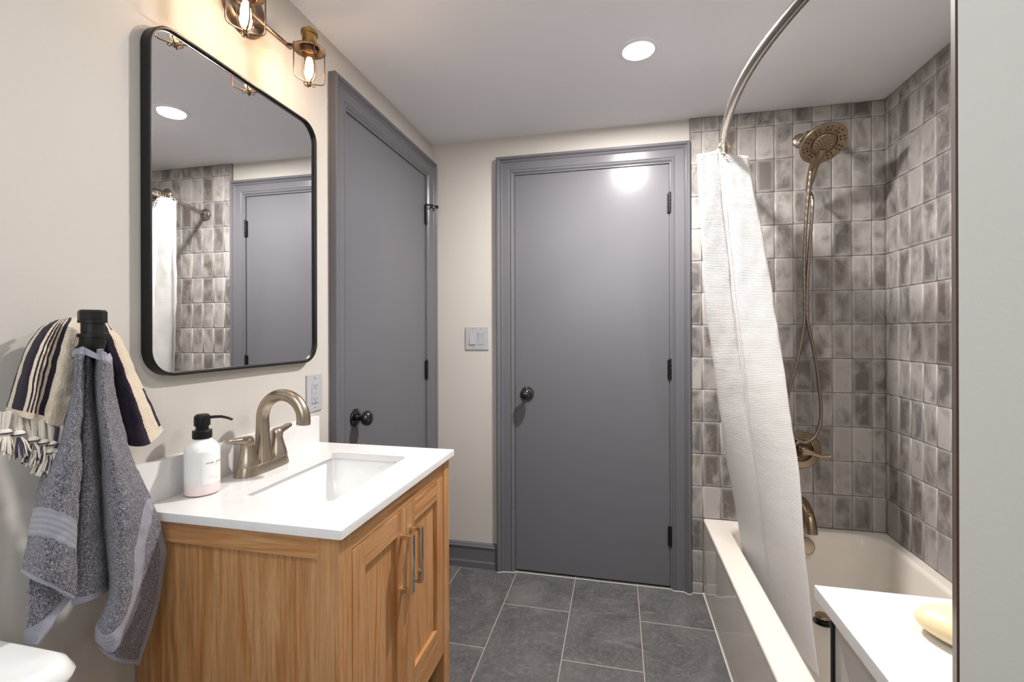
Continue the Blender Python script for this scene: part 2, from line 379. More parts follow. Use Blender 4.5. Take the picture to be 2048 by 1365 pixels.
TB['TR']=[[[0.092,-1.6941,1.2066],[0.127,-1.7117,1.2066],[0.139,-1.7127,1.2042],[0.12,-1.6891,1.198],[0.097,-1.666,1.1897]],[[0.092,-1.6927,1.1278],[0.127,-1.7096,1.131],[0.139,-1.7091,1.1313],[0.12,-1.6862,1.126],[0.097,-1.6604,1.1201]],[[0.092,-1.6845,1.0316],[0.127,-1.7008,1.0376],[0.139,-1.6971,1.0373],[0.12,-1.6694,1.0293],[0.097,-1.6385,1.0203]],[[0.092,-1.683,0.988],[0.127,-1.6963,0.9943],[0.139,-1.6877,0.9907],[0.12,-1.6553,0.9795],[0.097,-1.6189,0.9669]],[[0.092,-1.6816,0.9441],[0.127,-1.6917,0.9505],[0.139,-1.6798,0.9471],[0.12,-1.6424,0.9322],[0.097,-1.5984,0.9147]],[[0.092,-1.6785,0.8908],[0.127,-1.6871,0.8959],[0.139,-1.6766,0.89],[0.12,-1.6337,0.8653],[0.097,-1.575,0.8377]],[[0.092,-1.6731,0.8272],[0.127,-1.6857,0.8329],[0.139,-1.6743,0.8242],[0.12,-1.6293,0.7992],[0.097,-1.5679,0.7952]],[[0.092,-1.6732,0.7746],[0.127,-1.6874,0.7783],[0.139,-1.677,0.7695],[0.12,-1.634,0.7469],[0.097,-1.5773,0.7361]],[[0.092,-1.6922,0.7211],[0.127,-1.7,0.7335],[0.139,-1.6868,0.7267],[0.12,-1.6474,0.7007],[0.097,-1.5952,0.674]],[[0.092,-1.6877,0.6898],[0.127,-1.6971,0.6869],[0.139,-1.687,0.6724],[0.12,-1.6545,0.6421],[0.097,-1.6199,0.613]]]
TB['TU']=[[[0.06,-1.7617,0.8441],[0.075,-1.745,0.8273],[0.09,-1.7217,0.7975]],[[0.06,-1.7656,0.7911],[0.075,-1.7569,0.7839],[0.09,-1.7466,0.7756]],[[0.06,-1.7688,0.7462],[0.075,-1.7709,0.7489],[0.09,-1.7724,0.7529]]]
TB['SL']=[[[0.03,-1.7132,1.2536],[0.04,-1.711,1.2561],[0.045,-1.7056,1.2579],[0.05,-1.7001,1.2598],[0.06,-1.6978,1.2606],[0.07,-1.6941,1.2598]],[[0.045,-1.7402,1.239],[0.07,-1.7443,1.243],[0.08,-1.7392,1.2446],[0.075,-1.725,1.2431],[0.08,-1.7169,1.239],[0.085,-1.7072,1.2306]],[[0.05,-1.7613,1.2049],[0.085,-1.769,1.2108],[0.095,-1.7618,1.213],[0.085,-1.7417,1.2099],[0.092,-1.7326,1.2031],[0.09,-1.7172,1.1875]],[[0.05,-1.7743,1.1595],[0.09,-1.7843,1.1659],[0.1,-1.7763,1.1676],[0.088,-1.7537,1.162],[0.095,-1.7435,1.1524],[0.09,-1.7238,1.1319]],[[0.05,-1.7846,1.1129],[0.085,-1.7928,1.1096],[0.1,-1.7886,1.1049],[0.088,-1.7679,1.0967],[0.095,-1.7582,1.0904],[0.088,-1.7379,1.0796]]]
TB['SR']=[[[0.07,-1.6708,1.2569],[0.06,-1.6573,1.2555],[0.05,-1.6435,1.2523],[0.03,-1.6231,1.2481]],[[0.085,-1.6759,1.2129],[0.09,-1.6658,1.2144],[0.085,-1.6488,1.2139],[0.05,-1.6086,1.2061]],[[0.08,-1.6628,1.1502],[0.095,-1.653,1.1495],[0.095,-1.634,1.1457],[0.055,-1.5836,1.1367]],[[0.08,-1.6522,1.086],[0.095,-1.6394,1.0824],[0.1,-1.6191,1.0808],[0.06,-1.562,1.0773]],[[0.08,-1.6439,1.039],[0.095,-1.6317,1.0249],[0.1,-1.6053,1.0225],[0.06,-1.5435,1.0333]]]
TB['SB']=[[[0.06,-1.6993,1.252],[0.06,-1.6842,1.2619],[0.06,-1.6686,1.2624],[0.06,-1.6556,1.2556]],[[0.075,-1.7079,1.2053],[0.07,-1.6896,1.2132],[0.07,-1.6741,1.2146],[0.075,-1.6616,1.2035]],[[0.07,-1.7025,1.1541],[0.07,-1.6875,1.1525],[0.07,-1.6719,1.1509],[0.07,-1.6515,1.1488]]]
TB['tassels']=[[[0.088,-1.8026,1.1144],[0.088,-1.8072,1.088],[0.088,-1.8084,1.0582]],[[0.088,-1.7898,1.1069],[0.088,-1.7917,1.0824],[0.088,-1.79,1.0489]],[[0.088,-1.779,1.0996],[0.088,-1.7742,1.0694],[0.088,-1.7767,1.0378]],[[0.088,-1.7654,1.0939],[0.088,-1.7623,1.0627],[0.088,-1.7706,1.0314]],[[0.088,-1.7526,1.0866],[0.088,-1.7506,1.0576],[0.088,-1.7448,1.021]],[[0.088,-1.7419,1.0797],[0.088,-1.7553,1.0453],[0.088,-1.7643,1.0141]],[[0.088,-1.7406,1.0794],[0.088,-1.746,1.0429],[0.088,-1.7475,1.0074]]]
TB['bandR']=[[-1.6101,0.909],[-1.6269,0.8803],[-1.6414,0.8455],[-1.6485,0.8039],[-1.6538,0.7576],[-1.6731,0.7294],[-1.7038,0.7091]]
TB['bandL']=[[-1.7882,0.958],[-1.7633,0.9349],[-1.7325,0.9036]]
TB['hemR']=[[-1.5452,0.7816],[-1.5548,0.7206],[-1.5733,0.6566],[-1.5988,0.5937]]
TB['hemU']=[[-1.7184,0.795],[-1.7434,0.773],[-1.7694,0.7502]]
TB['curL']=[[1.2669,-0.44,1.8862],[1.277,-0.43,1.7007],[1.3012,-0.4,1.3566],[1.33,-0.38,1.1612],[1.3608,-0.36,0.9038],[1.4104,-0.34,0.6042],[1.4421,-0.32,0.3799],[1.4809,-0.31,0.1591],[1.5199,-0.3,-0.022]]
TB['curR']=[[1.4566,-0.38,1.9289],[1.4905,-0.39,1.6982],[1.5275,-0.41,1.4271],[1.5485,-0.45,1.1835],[1.5645,-0.5,0.936],[1.5754,-0.55,0.7386],[1.568,-0.6,0.5362],[1.5753,-0.64,0.3594],[1.5828,-0.68,0.1538]]

# ================================================================== ROOM SHELL
struct(box_obj('floor', (-.1, W+.1, YE-.1, .1, -.1, 0), M['floor']))
struct(box_obj('ceiling', (-.1, W+.1, YE-.1, .1, H, H+.1), M['ceiling']))
D2 = (.4512, 1.2120, 2.045)                 # back door: x0, x1, top
D1 = (-.812, -.098, 2.045)                  # left door: y0, y1, top
m = MB(); m.box(-.1, D2[0]-.003, 0, .1, 0, H); m.box(D2[1]+.003, W+.1, 0, .1, 0, H); m.box(D2[0]-.003, D2[1]+.003, 0, .1, D2[2]+.003, H)
m.box(D2[0]-.003, D2[1]+.003, .06, .1, 0, D2[2]+.003, mat=M['gap'])
m.mats = [M['wall'], M['gap']]
for f in m.bm.faces: f.material_index = 0
wall_back = struct(m.build('wall_back', smooth=False))
m = MB(); m.box(-.1, 0, YE, D1[0]-.003, 0, H); m.box(-.1, 0, D1[1]+.003, .0, 0, H); m.box(-.1, 0, D1[0]-.003, D1[1]+.003, D1[2]+.003, H)
m.box(-.1, -.06, D1[0]-.003, D1[1]+.003, 0, D1[2]+.003)
wall_left = struct(m.build('wall_left', M['wall'], smooth=False))
wall_right = struct(box_obj('wall_right', (W, W+.1, YE, 0, 0, H), M['wall'], smooth=False))
m = MB(); m.box(-.1, WIN[0], YE-.1, YE, 0, H); m.box(WIN[1], W+.1, YE-.1, YE, 0, H); m.box(WIN[0], WIN[1], YE-.1, YE, 0, WIN[2]); m.box(WIN[0], WIN[1], YE-.1, YE, WIN[3], H)
struct(m.build('wall_rear', M['wall'], smooth=False))
m = MB(); x0, x1, z0, z1 = WIN; xm = (x0+x1)/2
for bb in ((x0, x0+.05, z0, z1), (x1-.05, x1, z0, z1), (x0, x1, z0, z0+.05), (x0, x1, z1-.05, z1), (xm-.025, xm+.025, z0, z1)): m.box(bb[0], bb[1], YE-.06, YE-.02, bb[2], bb[3])
struct(m.build('added_window', M['ceiling'], smooth=False))  # frame of the unseen window added for its light
YP = -1.9
def prism(name, pts, z0, z1, mat):
    m = MB(); V = m.grid([[(x, y, z) for x, y in pts] for z in (z0, z1)], close_u=True); m.cap(V[0], True); m.cap(V[-1]); return struct(m.build(name, mat, smooth=False))
prism('wall_front', [(1.2128, YP), (W, YP), (W, YP+.050), (1.2400, YP+.050), (1.2166, YP+.006)], 0, H, M['wall'])
prism('trim_3', [(1.2112, YP+.0002), (1.2127, YP+.0002), (1.2165, YP+.006), (1.2399, YP+.050), (1.2388, YP+.0506)], 0, H, M['frame_edge'])

# wall tiles (real pillowed tiles, each with its own shade)
def tile_wall(name, parent, x0, x1, z0, z1, to3, xo, zo, pw=.0775, ph=.1513, seed=1):
    rnd = random.Random(seed); bm = bmesh.new(); uvl = bm.loops.layers.uv.new('UVMap'); cl = bm.loops.layers.float_color.new('rnd')
    g = .0011; N = Vector(to3(0, 0, 1)) - Vector(to3(0, 0, 0))
    i0 = math.floor((x0-xo)/pw); i1 = math.ceil((x1-xo)/pw); k0 = math.floor((z0-zo)/ph); k1 = math.ceil((z1-zo)/ph)
    for i in range(i0, i1):
        for k in range(k0, k1):
            a0 = max(xo+i*pw, x0)+g; a1 = min(xo+(i+1)*pw, x1)-g; b0 = max(zo+k*ph, z0)+g; b1 = min(zo+(k+1)*ph, z1)-g
            if a1-a0 < .004 or b1-b0 < .004: continue
            c = (rnd.random(), rnd.random(), rnd.random(), 1); tx, tz = rnd.uniform(-.010, .010), rnd.uniform(-.006, .006); th = .0085+rnd.uniform(-.0006, .0006)
            j = lambda: rnd.uniform(-.0005, .0005)
            e = .0022
            lv = []
            A = [(a0+j(), b0+j()), (a1+j(), b0+j()), (a1+j(), b1+j()), (a0+j(), b1+j())]; ca, cb = (a0+a1)/2, (b0+b1)/2
            def ring(ins, h):
                out = []
                for (p, q) in A:
                    pp = p + (ins if p < ca else -ins); qq = q + (ins if q < cb else -ins)
                    out.append((pp, qq, h + ((pp-ca)*tx + (qq-cb)*tz if h > .004 else 0)))
                return out
            rings = [ring(0, 0), ring(0, th-.0022), ring(.0008, th-.0007), ring(e, th), ring(e+.006, th+.0003)]
            V = [[bm.verts.new(to3(*p)) for p in r] for r in rings]; fs = []
            for r0, r1 in zip(V, V[1:]):
                for q in range(4): fs.append(bm.faces.new([r0[q], r0[(q+1) % 4], r1[(q+1) % 4], r1[q]]))
            fs.append(bm.faces.new(V[-1]))
            pts = {v: p for r, R in zip(V, rings) for v, p in zip(r, R)}
            for f in fs:
                f.smooth = True
                for l in f.loops:
                    p = pts[l.vert]; l[uvl].uv = ((p[0]-xo)/pw-i, (p[1]-zo)/ph-k); l[cl] = c
    bmesh.ops.recalc_face_normals(bm, faces=bm.faces[:])
    me = bpy.data.meshes.new(name); bm.to_mesh(me); bm.free(); me.materials.append(M['tile'])
    o = bpy.data.objects.new(name, me); C.objects.link(o); o.parent = parent; return o
XT = 1.3036
tile_wall('wall_tile', wall_back, XT, W-.004, .3555, H-.001, lambda x, z, h: (x, -.004-h, z), 1.3545, .355, seed=5)
tile_wall('wall_tile', wall_back, XT, 1.355, 0, .3555, lambda x, z, h: (x, -.004-h, z), 1.3545, .355, seed=6)
box_obj('grout', (XT-.002, 1.3555, -.0085, 0, 0, .3555), M['grout'], wall_back, smooth=False)
box_obj('grout', (XT-.002, W, -.0085, 0, .3556, H), M['grout'], wall_back, smooth=False)
tile_wall('wall_tile', wall_right, -1.55, -.014, .3556, H-.001, lambda y, z, h: (W-.004-h, y, z), -.0375-.0765*30, .355, pw=.0765, seed=11)
box_obj('grout', (W-.0085, W, -1.55, 0, .3556, H), M['grout'], wall_right, smooth=False)

# ------------------------------------------------------------------ door casings (mitred profile sweeps) and baseboard
CAS = [(0, 0), (0, .026), (.004, .030), (.011, .030), (.015, .026), (.018, .020), (.022, .0185), (.026, .022), (.029, .019), (.032, .0165), (.066, .0150), (.070, .0120), (.074, .0155), (.079, .0160), (.083, .0120), (.0865, .0085), (.0925, .0080), (.0925, 0)]
def casing(name, a0, a1, top, to3, wid=.0925, z0=0, right_wid=None):
    """profile (distance inwards from the outer edge, height off the wall) swept up, across and down"""
    m = MB(); P = []
    for d, h in CAS:
        P.append([to3(a0+d, z0, h), to3(a0+d, top-d, h), to3(a1-d, top-d, h), to3(a1-d, z0, h)])
    m.grid(P); return struct(m.build(name, M['trim'], smooth=False))
tr2 = casing('trim_2', .3580, 1.3030, 2.1310, lambda a, z, h: (a, -h, z))
tr1 = casing('trim_1', -.9050, -.0040, 2.1310, lambda a, z, h: (h, a, z))
# door jambs / stops behind the casing
def jamb(o, f): pass
BAS = [(0, .0), (.0145, .0), (.0150, .030), (.0120, .036), (.0110, .040), (.0110, .100), (.0120, .104), (.0150, .108), (.0150, .113), (.0105, .119), (.0100, .123), (.0060, .129), (.0, .131)]
m = MB(); m.grid([[(x, -h, z) for x in (.0, .3580)] for h, z in BAS]); struct(m.build('baseboard_back', M['trim'], smooth=False))
m = MB(); m.grid([[(h, y, z) for y in (-3.3, -1.64)] for h, z in BAS]); struct(m.build('baseboard_left', M['trim'], smooth=False))
# pale threshold strip in front of the back door and grout bead round the casing feet
struct(box_obj('trim_4', (D2[0]-.008, D2[1]+.006, -.006, .055, 0, .0035), M['floor'], smooth=False))
m = MB(); m.tube([(.36, -.031, .0015), (.372, -.033, .0015), (.385, -.023, .0015), (.425, -.018, .0015), (.44, -.019, .0015), (.452, -.008, .0015), (.8, -.0065, .0015), (1.211, -.0065, .0015), (1.222, -.018, .0015), (1.27, -.018, .0015), (1.285, -.032, .0015), (1.302, -.033, .0015), (1.306, -.016, .0015), (1.355, -.015, .0015)], .0022, 6)
struct(m.build('trim_5', M['caulk']))

# ------------------------------------------------------------------ doors
def knob_set(door, base, axis, tang, plate_side):
    b, a, tg = Vector(base), Vector(axis), Vector(tang)
    k = MB(); k.lathe([(.0, 0), (.034, 0), (.0345, .004), (.033, .007), (.024, .011), (.016, .014)], b, a, 36)
    rose = k.build('rosette', M['gloss_black'], door)
    k = MB(); k.lathe([(.0115, .008), (.0105, .020), (.0105, .026), (.014, .031), (.0235, .037), (.0285, .046), (.0290, .053), (.0265, .061), (.0195, .067), (.010, .070), (0, .0705)], b, a, 36)
    k.build('door_knob', M['gloss_black'], door)
    if plate_side is not None: box_obj('latch_plate', plate_side, M['black'], door)
def hinge(door, c, axis, pin=True):
    """c = centre of the barrel"""
    m = MB(); c = Vector(c)
    z = c.z-.045
    for q in range(5):
        m.lathe([(.0062, z+q*.018+.0006), (.0068, z+q*.018+.0016), (.0068, z+q*.018+.0164), (.0062, z+q*.018+.0174)], (c.x, c.y, 0), (0, 0, 1), 16)
    m.lathe([(.003, z-.006), (.0052, z-.004), (.0052, z), (.003, z)], (c.x, c.y, 0), (0, 0, 1), 14)
    m.lathe([(.003, z+.09), (.0056, z+.09), (.0056, z+.095), (.003, z+.098)], (c.x, c.y, 0), (0, 0, 1), 14)
    if axis == 'y': m.box(c.x-.012, c.x+.012, c.y, c.y+.006, z, z+.09)
    else: m.box(c.x-.006, c.x, c.y-.012, c.y+.012, z, z+.09)
    return m.build('hinge', M['black'], door)
d2 = MB(); d2.box(D2[0], D2[1]-.002, .0, .038, .012, D2[2], bev=.0015)
door_2 = struct(d2.build('door_2', M['trim'], ang=60))
knob_set(door_2, (.5150, 0, .9190), (0, -1, 0), (1, 0, 0), (D2[0]-.0025, D2[0]+.001, -.002, .03, .885, .955))
for z in (1.848, 1.052, .254): hinge(door_2, (D2[1]-.001, -.0075, z), 'y')
d1 = MB(); d1.box(-.038, .0, D1[0], D1[1]-.002, .012, D1[2], bev=.0015)
door_1 = struct(d1.build('door_1', M['trim'], ang=60))
knob_set(door_1, (0, -.7480, .9120), (1, 0, 0), (0, 1, 0), None)
hs = [hinge(door_1, (.0075, D1[1]-.001, z), 'x') for z in (1.838, 1.040, .250)]
# hinge pin door stop on the top hinge of the left door
m = MB(); x0, y0, z0 = .0075, D1[1]-.001, 1.890
m.lathe([(.0075, z0-.004), (.0085, z0), (.0075, z0+.004)], (x0, y0, 0), (0, 0, 1), 14)
m.tube([(x0, y0, z0), (x0+.020, y0+.018, z0+.004), (x0+.034, y0+.052, z0)], .0035, 8)
m.lathe([(.0, 0), (.010, 0), (.010, .008), (.006, .010)], (x0+.034, y0+.048, z0), (.4, .9, 0), 14)
m.tube([(x0, y0, z0), (x0+.014, y0-.022, z0-.004)], .003, 8)
m.lathe([(.0, 0), (.0075, 0), (.0075, .006), (0, .006)], (x0+.022, y0+.012, z0-.010), (.9, -.4, -.2), 14)
m.build('door_stop', M['gloss_black'], hs[0])

# ------------------------------------------------------------------ recessed ceiling lights
LBL = ['round recessed ceiling light in the ceiling between bath and doors', 'round recessed ceiling light assumed at the rear by the partition, out of view', 'round recessed ceiling light assumed at the rear above the toilet, out of view', 'round recessed ceiling light, unseen, added over the near end of the bathtub to brighten it']
for (x, y), lb in zip(POTS, LBL):
    t = thing('recessed_light', lb, 'ceiling light', (x, y, H), 'recessed ceiling lights')
    m = MB(); m.lathe([(.072, 0), (.072, -.003), (.066, -.0055), (.056, -.005), (.053, 0)], (x, y, H), (0, 0, 1), 48, caps=False); m.build('trim_ring', M['ceiling'], t)
    m = MB(); m.lathe([(0, -.0025), (.053, -.0025), (.054, -.0005), (0, -.0005)], (x, y, H), (0, 0, 1), 48); m.build('diffuser', M['diffuser'], t)

# ================================================================== VANITY
VX, Y0, Y1, VZ, VT = .482, -1.567, -.985, .877, .018
bx, ya, yb, zt = .468, -1.5555, -.9935, VZ-VT
van = thing('vanity_cabinet', 'natural oak vanity cabinet with two shaker doors under white sink top', 'cabinet', (.23, -1.276, 0))
PW = .0445
for (x0, x1) in ((.002, .002+PW), (bx-PW, bx)):
    for (y0, y1) in ((ya, ya+PW), (yb-PW, yb)):
        MB().box(x0, x1, y0, y1, 0, zt, bev=.0015).build('leg', M['oak_v'], van)
def rail(nm, b, mt): return MB().box(*b, bev=.0012).build(nm, M[mt], van)
SZ = .295
rail('side_rail', (.002+PW, bx-PW, ya+.001, ya+.021, zt-.046, zt), 'oak_x'); rail('side_rail', (.002+PW, bx-PW, yb-.021, yb-.001, zt-.046, zt), 'oak_x')
rail('side_panel', (.002+PW, bx-PW, ya+.011, ya+.020, .16, zt-.046), 'oak_v'); rail('side_panel', (.002+PW, bx-PW, yb-.020, yb-.011, .16, zt-.046), 'oak_v')
rail('front_rail', (bx-.020, bx-.001, ya+PW, yb-PW, .8145, zt), 'oak_y')
rail('bottom_rail', (bx-.020, bx-.001, ya+PW, yb-PW, SZ-.002, .334), 'oak_y')
rail('bottom_panel', (.02, bx-.03, ya+.025, yb-.025, SZ, SZ+.016), 'oak_y')
rail('back_panel', (.006, .014, ya+PW, yb-PW, SZ, zt), 'oak_v')
ym = -1.2790
def vdoor(y0, y1, hy):
    z0, z1 = .3365, .8125; sw = .046
    hx = bx - .0005; t = .018
    m = MB(); m.box(hx-t, hx, y0, y0+sw, z0, z1, bev=.001); m.box(hx-t, hx, y1-sw, y1, z0, z1, bev=.001)
    d = m.build('cabinet_door', M['oak_v'], van)
    MB().box(hx-t, hx-.0002, y0+sw, y1-sw, z1-sw-.008, z1, bev=.001).build('door_rail', M['oak_y'], d)
    MB().box(hx-t, hx-.0002, y0+sw, y1-sw, z0, z0+sw+.008, bev=.001).build('door_rail', M['oak_y'], d)
    MB().box(hx-t, hx-.010, y0+sw, y1-sw, z0+sw, z1-sw-.007).build('door_panel', M['oak_v'], d)
    h = MB(); a = .0060
    h.box(hx+.020, hx+.031, hy-a, hy+a, .6195, .7555, bev=.001); h.box(hx-.001, hx+.0225, hy-a, hy+a, .6195, .6295, bev=.0008); h.box(hx-.001, hx+.0225, hy-a, hy+a, .7455, .7555, bev=.0008)
    h.build('bar_pull', M['chrome'], d)
vdoor(ya+PW+.002, ym-.001, ym-.024); vdoor(ym+.001, yb-PW-.002, ym+.024)

# quartz top with an undermount basin
sx0, sx1, sy0, sy1 = .1330, .3780, -1.4490, -1.0870
def rrect(x0, x1, y0, y1, r, z, n=6):
    P = []
    for cx, cy, a in ((x1-r, y1-r, 0), (x0+r, y1-r, PI/2), (x0+r, y0+r, PI), (x1-r, y0+r, 3*PI/2)):
        for k in range(n+1):
            t = a + PI/2*k/n; P.append((cx+r*math.cos(t), cy+r*math.sin(t), z))
    return P
top = thing('sink_countertop', 'white quartz vanity top with rectangular undermount basin on oak cabinet', 'countertop', (.24, -1.276, zt))
m = MB(); n = 6
outer = rrect(.0, VX, Y0, Y1, .0025, VZ, n); inner = rrect(sx0, sx1, sy0, sy1, .020, VZ, n)
lo = lambda R, z: [(p[0], p[1], z) for p in R]
sh = lambda R, e, z, cx=.24, cy=-1.276: [(p[0]+(e if p[0] < cx else -e), p[1]+(e if p[1] < cy else -e), z) for p in R]
m.grid([lo(inner, zt), lo(inner, VZ-.001), sh(inner, -.001, VZ), sh(outer, .001, VZ), lo(outer, VZ-.001), lo(outer, zt+.001), sh(outer, .001, zt), lo(inner, zt)], close_u=True)
m.build('countertop', M['quartz'], top, ang=50)
MB().box(.0, .019, Y0+.001, Y1, VZ, VZ+.0850, bev=.001).build('backsplash', M['quartz'], top)
m = MB(); e = -.012
R = [sh(inner, -.02, zt-.0005), sh(inner, e, zt-.0005), sh(inner, e+.003, zt-.008), sh(inner, .000, zt-.060), sh(inner, .008, zt-.100), sh(inner, .022, zt-.122), sh(inner, .05, zt-.132), sh(inner, .085, zt-.136)]
V = m.grid(R, close_u=True); m.cap(V[-1]); m.build('basin', M['porcelain'], top, ang=60)
m = MB(); m.lathe([(0, .004), (.016, .004), (.022, .002), (.023, 0), (0, 0)], ((sx0+sx1)/2, (sy0+sy1)/2, zt-.1358), (0, 0, 1), 24); m.build('drain', M['nickel'], top)

# ------------------------------------------------------------------ faucet
FX, FY = .062, -1.2780
fa = thing('faucet', 'brushed nickel two handle high arc faucet on white vanity top', 'faucet', (FX, FY, VZ))
def oval(hx, hy, z, n=40, p=3.2):
    return [(FX+hx*abs(math.cos(t))**(2/p)*(1 if math.cos(t) > 0 else -1), FY+hy*abs(math.sin(t))**(2/p)*(1 if math.sin(t) > 0 else -1), z) for t in [2*PI*k/n for k in range(n)]]
m = MB(); V = m.grid([oval(.0300, .0810, VZ+.0003), oval(.0300, .0810, VZ+.004), oval(.0285, .079, VZ+.012), oval(.0270, .0770, VZ+.021), oval(.0255, .0755, VZ+.0235)], close_u=True); m.cap(V[-1]); m.build('base_plate', M['nickel'], fa)
m = MB(); pts = []; rad = []
SR_ = .0610; ztop = 1.0720-SR_; TX = FX
for z, r in ((VZ+.020, .0265), (VZ+.035, .0240), (VZ+.055, .0205), (VZ+.080, .0178), (VZ+.105, .0165), (ztop-.01, .0158)): pts.append((TX, FY, z)); rad.append(r)
for k in range(0, 29):
    a = PI - PI*1.02*k/28; pts.append((TX+SR_+SR_*math.cos(a), FY, ztop+SR_*math.sin(a))); rad.append(.0156-.0006*math.sin(PI*k/28)+.0010*k/28)
pts.append((TX+2*SR_-.001, FY, ztop-.012)); rad.append(.0168)
m.tube(pts, rad, 28); m.build('spout', M['nickel'], fa, ang=60)
for s in (-1, 1):
    hy = FY + s*.0508
    m = MB(); m.lathe([(.0262, VZ+.0225), (.0260, VZ+.028), (.0232, VZ+.040), (.0182, VZ+.056), (.0150, VZ+.070), (.0145, VZ+.0755)], (FX, hy, 0), (0, 0, 1), 32); tower = m.build('handle_base', M['nickel'], fa)
    # lever: dome flowing into a flat paddle that leaves sideways
    dx, dy = (-.10, -.995) if s < 0 else (-.10, .995)
    L = [(0, .0, .0755), (0, .0, .082), (.002, .0, .088), (.016, 0, .0905), (.034, 0, .0925), (.052, 0, .0965), (.056, 0, .0972)]
    m = MB(); m.lathe([(.0148, VZ+.0757), (.0152, VZ+.084), (.0138, VZ+.0915), (.009, VZ+.0965), (0, VZ+.098)], (FX, hy, 0), (0, 0, 1), 28)
    P = []
    for i, (d, hw, hh, zz) in enumerate([(.0, .0130, .0100, .0870), (.012, .0120, .0095, .0885), (.024, .0100, .0078, .0900), (.038, .0092, .0066, .0920), (.050, .0095, .0060, .0945), (.055, .0085, .0052, .0952)]):
        c = Vector((FX+dx*d, hy+dy*d, VZ+zz)); sd = Vector((-dy, dx, 0))
        P.append([c + sd*hw*(abs(math.cos(t))**.6)*(1 if math.cos(t) > 0 else -1) + Vector((0, 0, 1))*hh*(abs(math.sin(t))**.6)*(1 if math.sin(t) > 0 else -1) for t in [2*PI*k/20 for k in range(20)]])
    V = m.grid(P, close_u=True); m.cap(V[0], True); m.cap(V[-1]); m.build('lever', M['nickel'], tower, ang=50)

# ------------------------------------------------------------------ soap dispenser
SX, SY = .063, -1.4570
so = thing('soap_dispenser', 'white glass pump bottle with black pump on white vanity top', 'soap dispenser', (SX, SY, VZ))
m = MB(); R0 = .0345
m.lathe([(0, .0005), (R0-.005, .0005), (R0-.001, .003), (R0, .008), (R0, .094), (R0-.001, .100), (R0-.005, .108), (R0-.012, .115), (.0175, .1195), (.0155, .122), (.0150, .127)], (0, 0, 0), (0, 0, 1), 48)
o = m.build('bottle', M['bottle'], None); o.parent = so
def bpt(a, z, r): return (SX+r*math.cos(a), SY+r*math.sin(a), VZ+z)
LA = math.atan2(-2.3008-SY, .9671-SX)+.62       # label centre angle
m = MB(); m.grid([[bpt(LA-.62+1.24*k/20, z, R0+.0004) for k in range(21)] for z in (.026, .086)]); m.build('bottle_label', M['label'], so)
FONT = {'H': [((0, 0), (0, 1)), ((1, 0), (1, 1)), ((0, .5), (1, .5))], 'A': [((0, 0), (.5, 1)), ((1, 0), (.5, 1)), ((.2, .4), (.8, .4))], 'N': [((0, 0), (0, 1)), ((0, 1), (1, 0)), ((1, 0), (1, 1))], 'D': [((0, 0), (0, 1)), ((0, 1), (.7, .9)), ((.7, .9), (1, .5)), ((1, .5), (.7, .1)), ((.7, .1), (0, 0))],
        'S': [((1, .9), (.2, 1)), ((.2, 1), (.1, .6)), ((.1, .6), (.9, .4)), ((.9, .4), (.8, 0)), ((.8, 0), (0, .1))], 'O': [((.3, 0), (0, .5)), ((0, .5), (.3, 1)), ((.3, 1), (.7, 1)), ((.7, 1), (1, .5)), ((1, .5), (.7, 0)), ((.7, 0), (.3, 0))], 'P': [((0, 0), (0, 1)), ((0, 1), (.9, .9)), ((.9, .9), (.9, .55)), ((.9, .55), (0, .5))]}
def text(m, s, a0, z, h, wd, gap, r, th=.00035):
    a = a0
    for ch in s:
        for (p, q) in FONT.get(ch, []):
            A = Vector(bpt(a+p[0]*wd/r, z+p[1]*h, r)); B = Vector(bpt(a+q[0]*wd/r, z+q[1]*h, r)); m.tube([A, B], th, 5)
        a += (wd+gap)/r
m = MB(); text(m, 'HAND SOAP', LA-.42, .070, .0030, .0022, .0021, R0+.0006)
for (z, a, l) in ((.0400, -.1, .5), (.0355, .12, .12), (.0325, .12, .12), (.0660, .05, .28)):
    k = 0; q = LA+a-l/2+.1
    while k < l*R0/.0012: m.tube([bpt(q+k*.0012/R0, z, R0+.0006), bpt(q+(k*.0012+.0007)/R0, z+.0003, R0+.0006)], .00022, 4); k += 1
m.build('label_print', M['ink'], so)['kind'] = 'stuff'
m = MB(); m.lathe([(.0, .1225), (.0185, .1225), (.0190, .1235), (.0190, .1390), (.0182, .1400), (.0130, .1405), (.0125, .1410), (.0125, .1495), (.0155, .1500), (.0158, .1510), (.0158, .1670), (.0148, .1720), (.0110, .1752), (0, .1760)], (SX, SY, VZ), (0, 0, 1), 36)
d = Vector((.62, .78, 0)).normalized(); b = Vector((SX, SY, VZ+.1665))
pump = m.build('pump', M['black'], so)
m = MB(); m.tube([b+d*.010, b+d*.024, b+d*.036+Vector((0, 0, -.001)), b+d*.048+Vector((0, 0, -.005)), b+d*.058+Vector((0, 0, -.0105))], [.0036, .0034, .0032, .0030, .0028], 12); m.build('pump_spout', M['black'], pump)

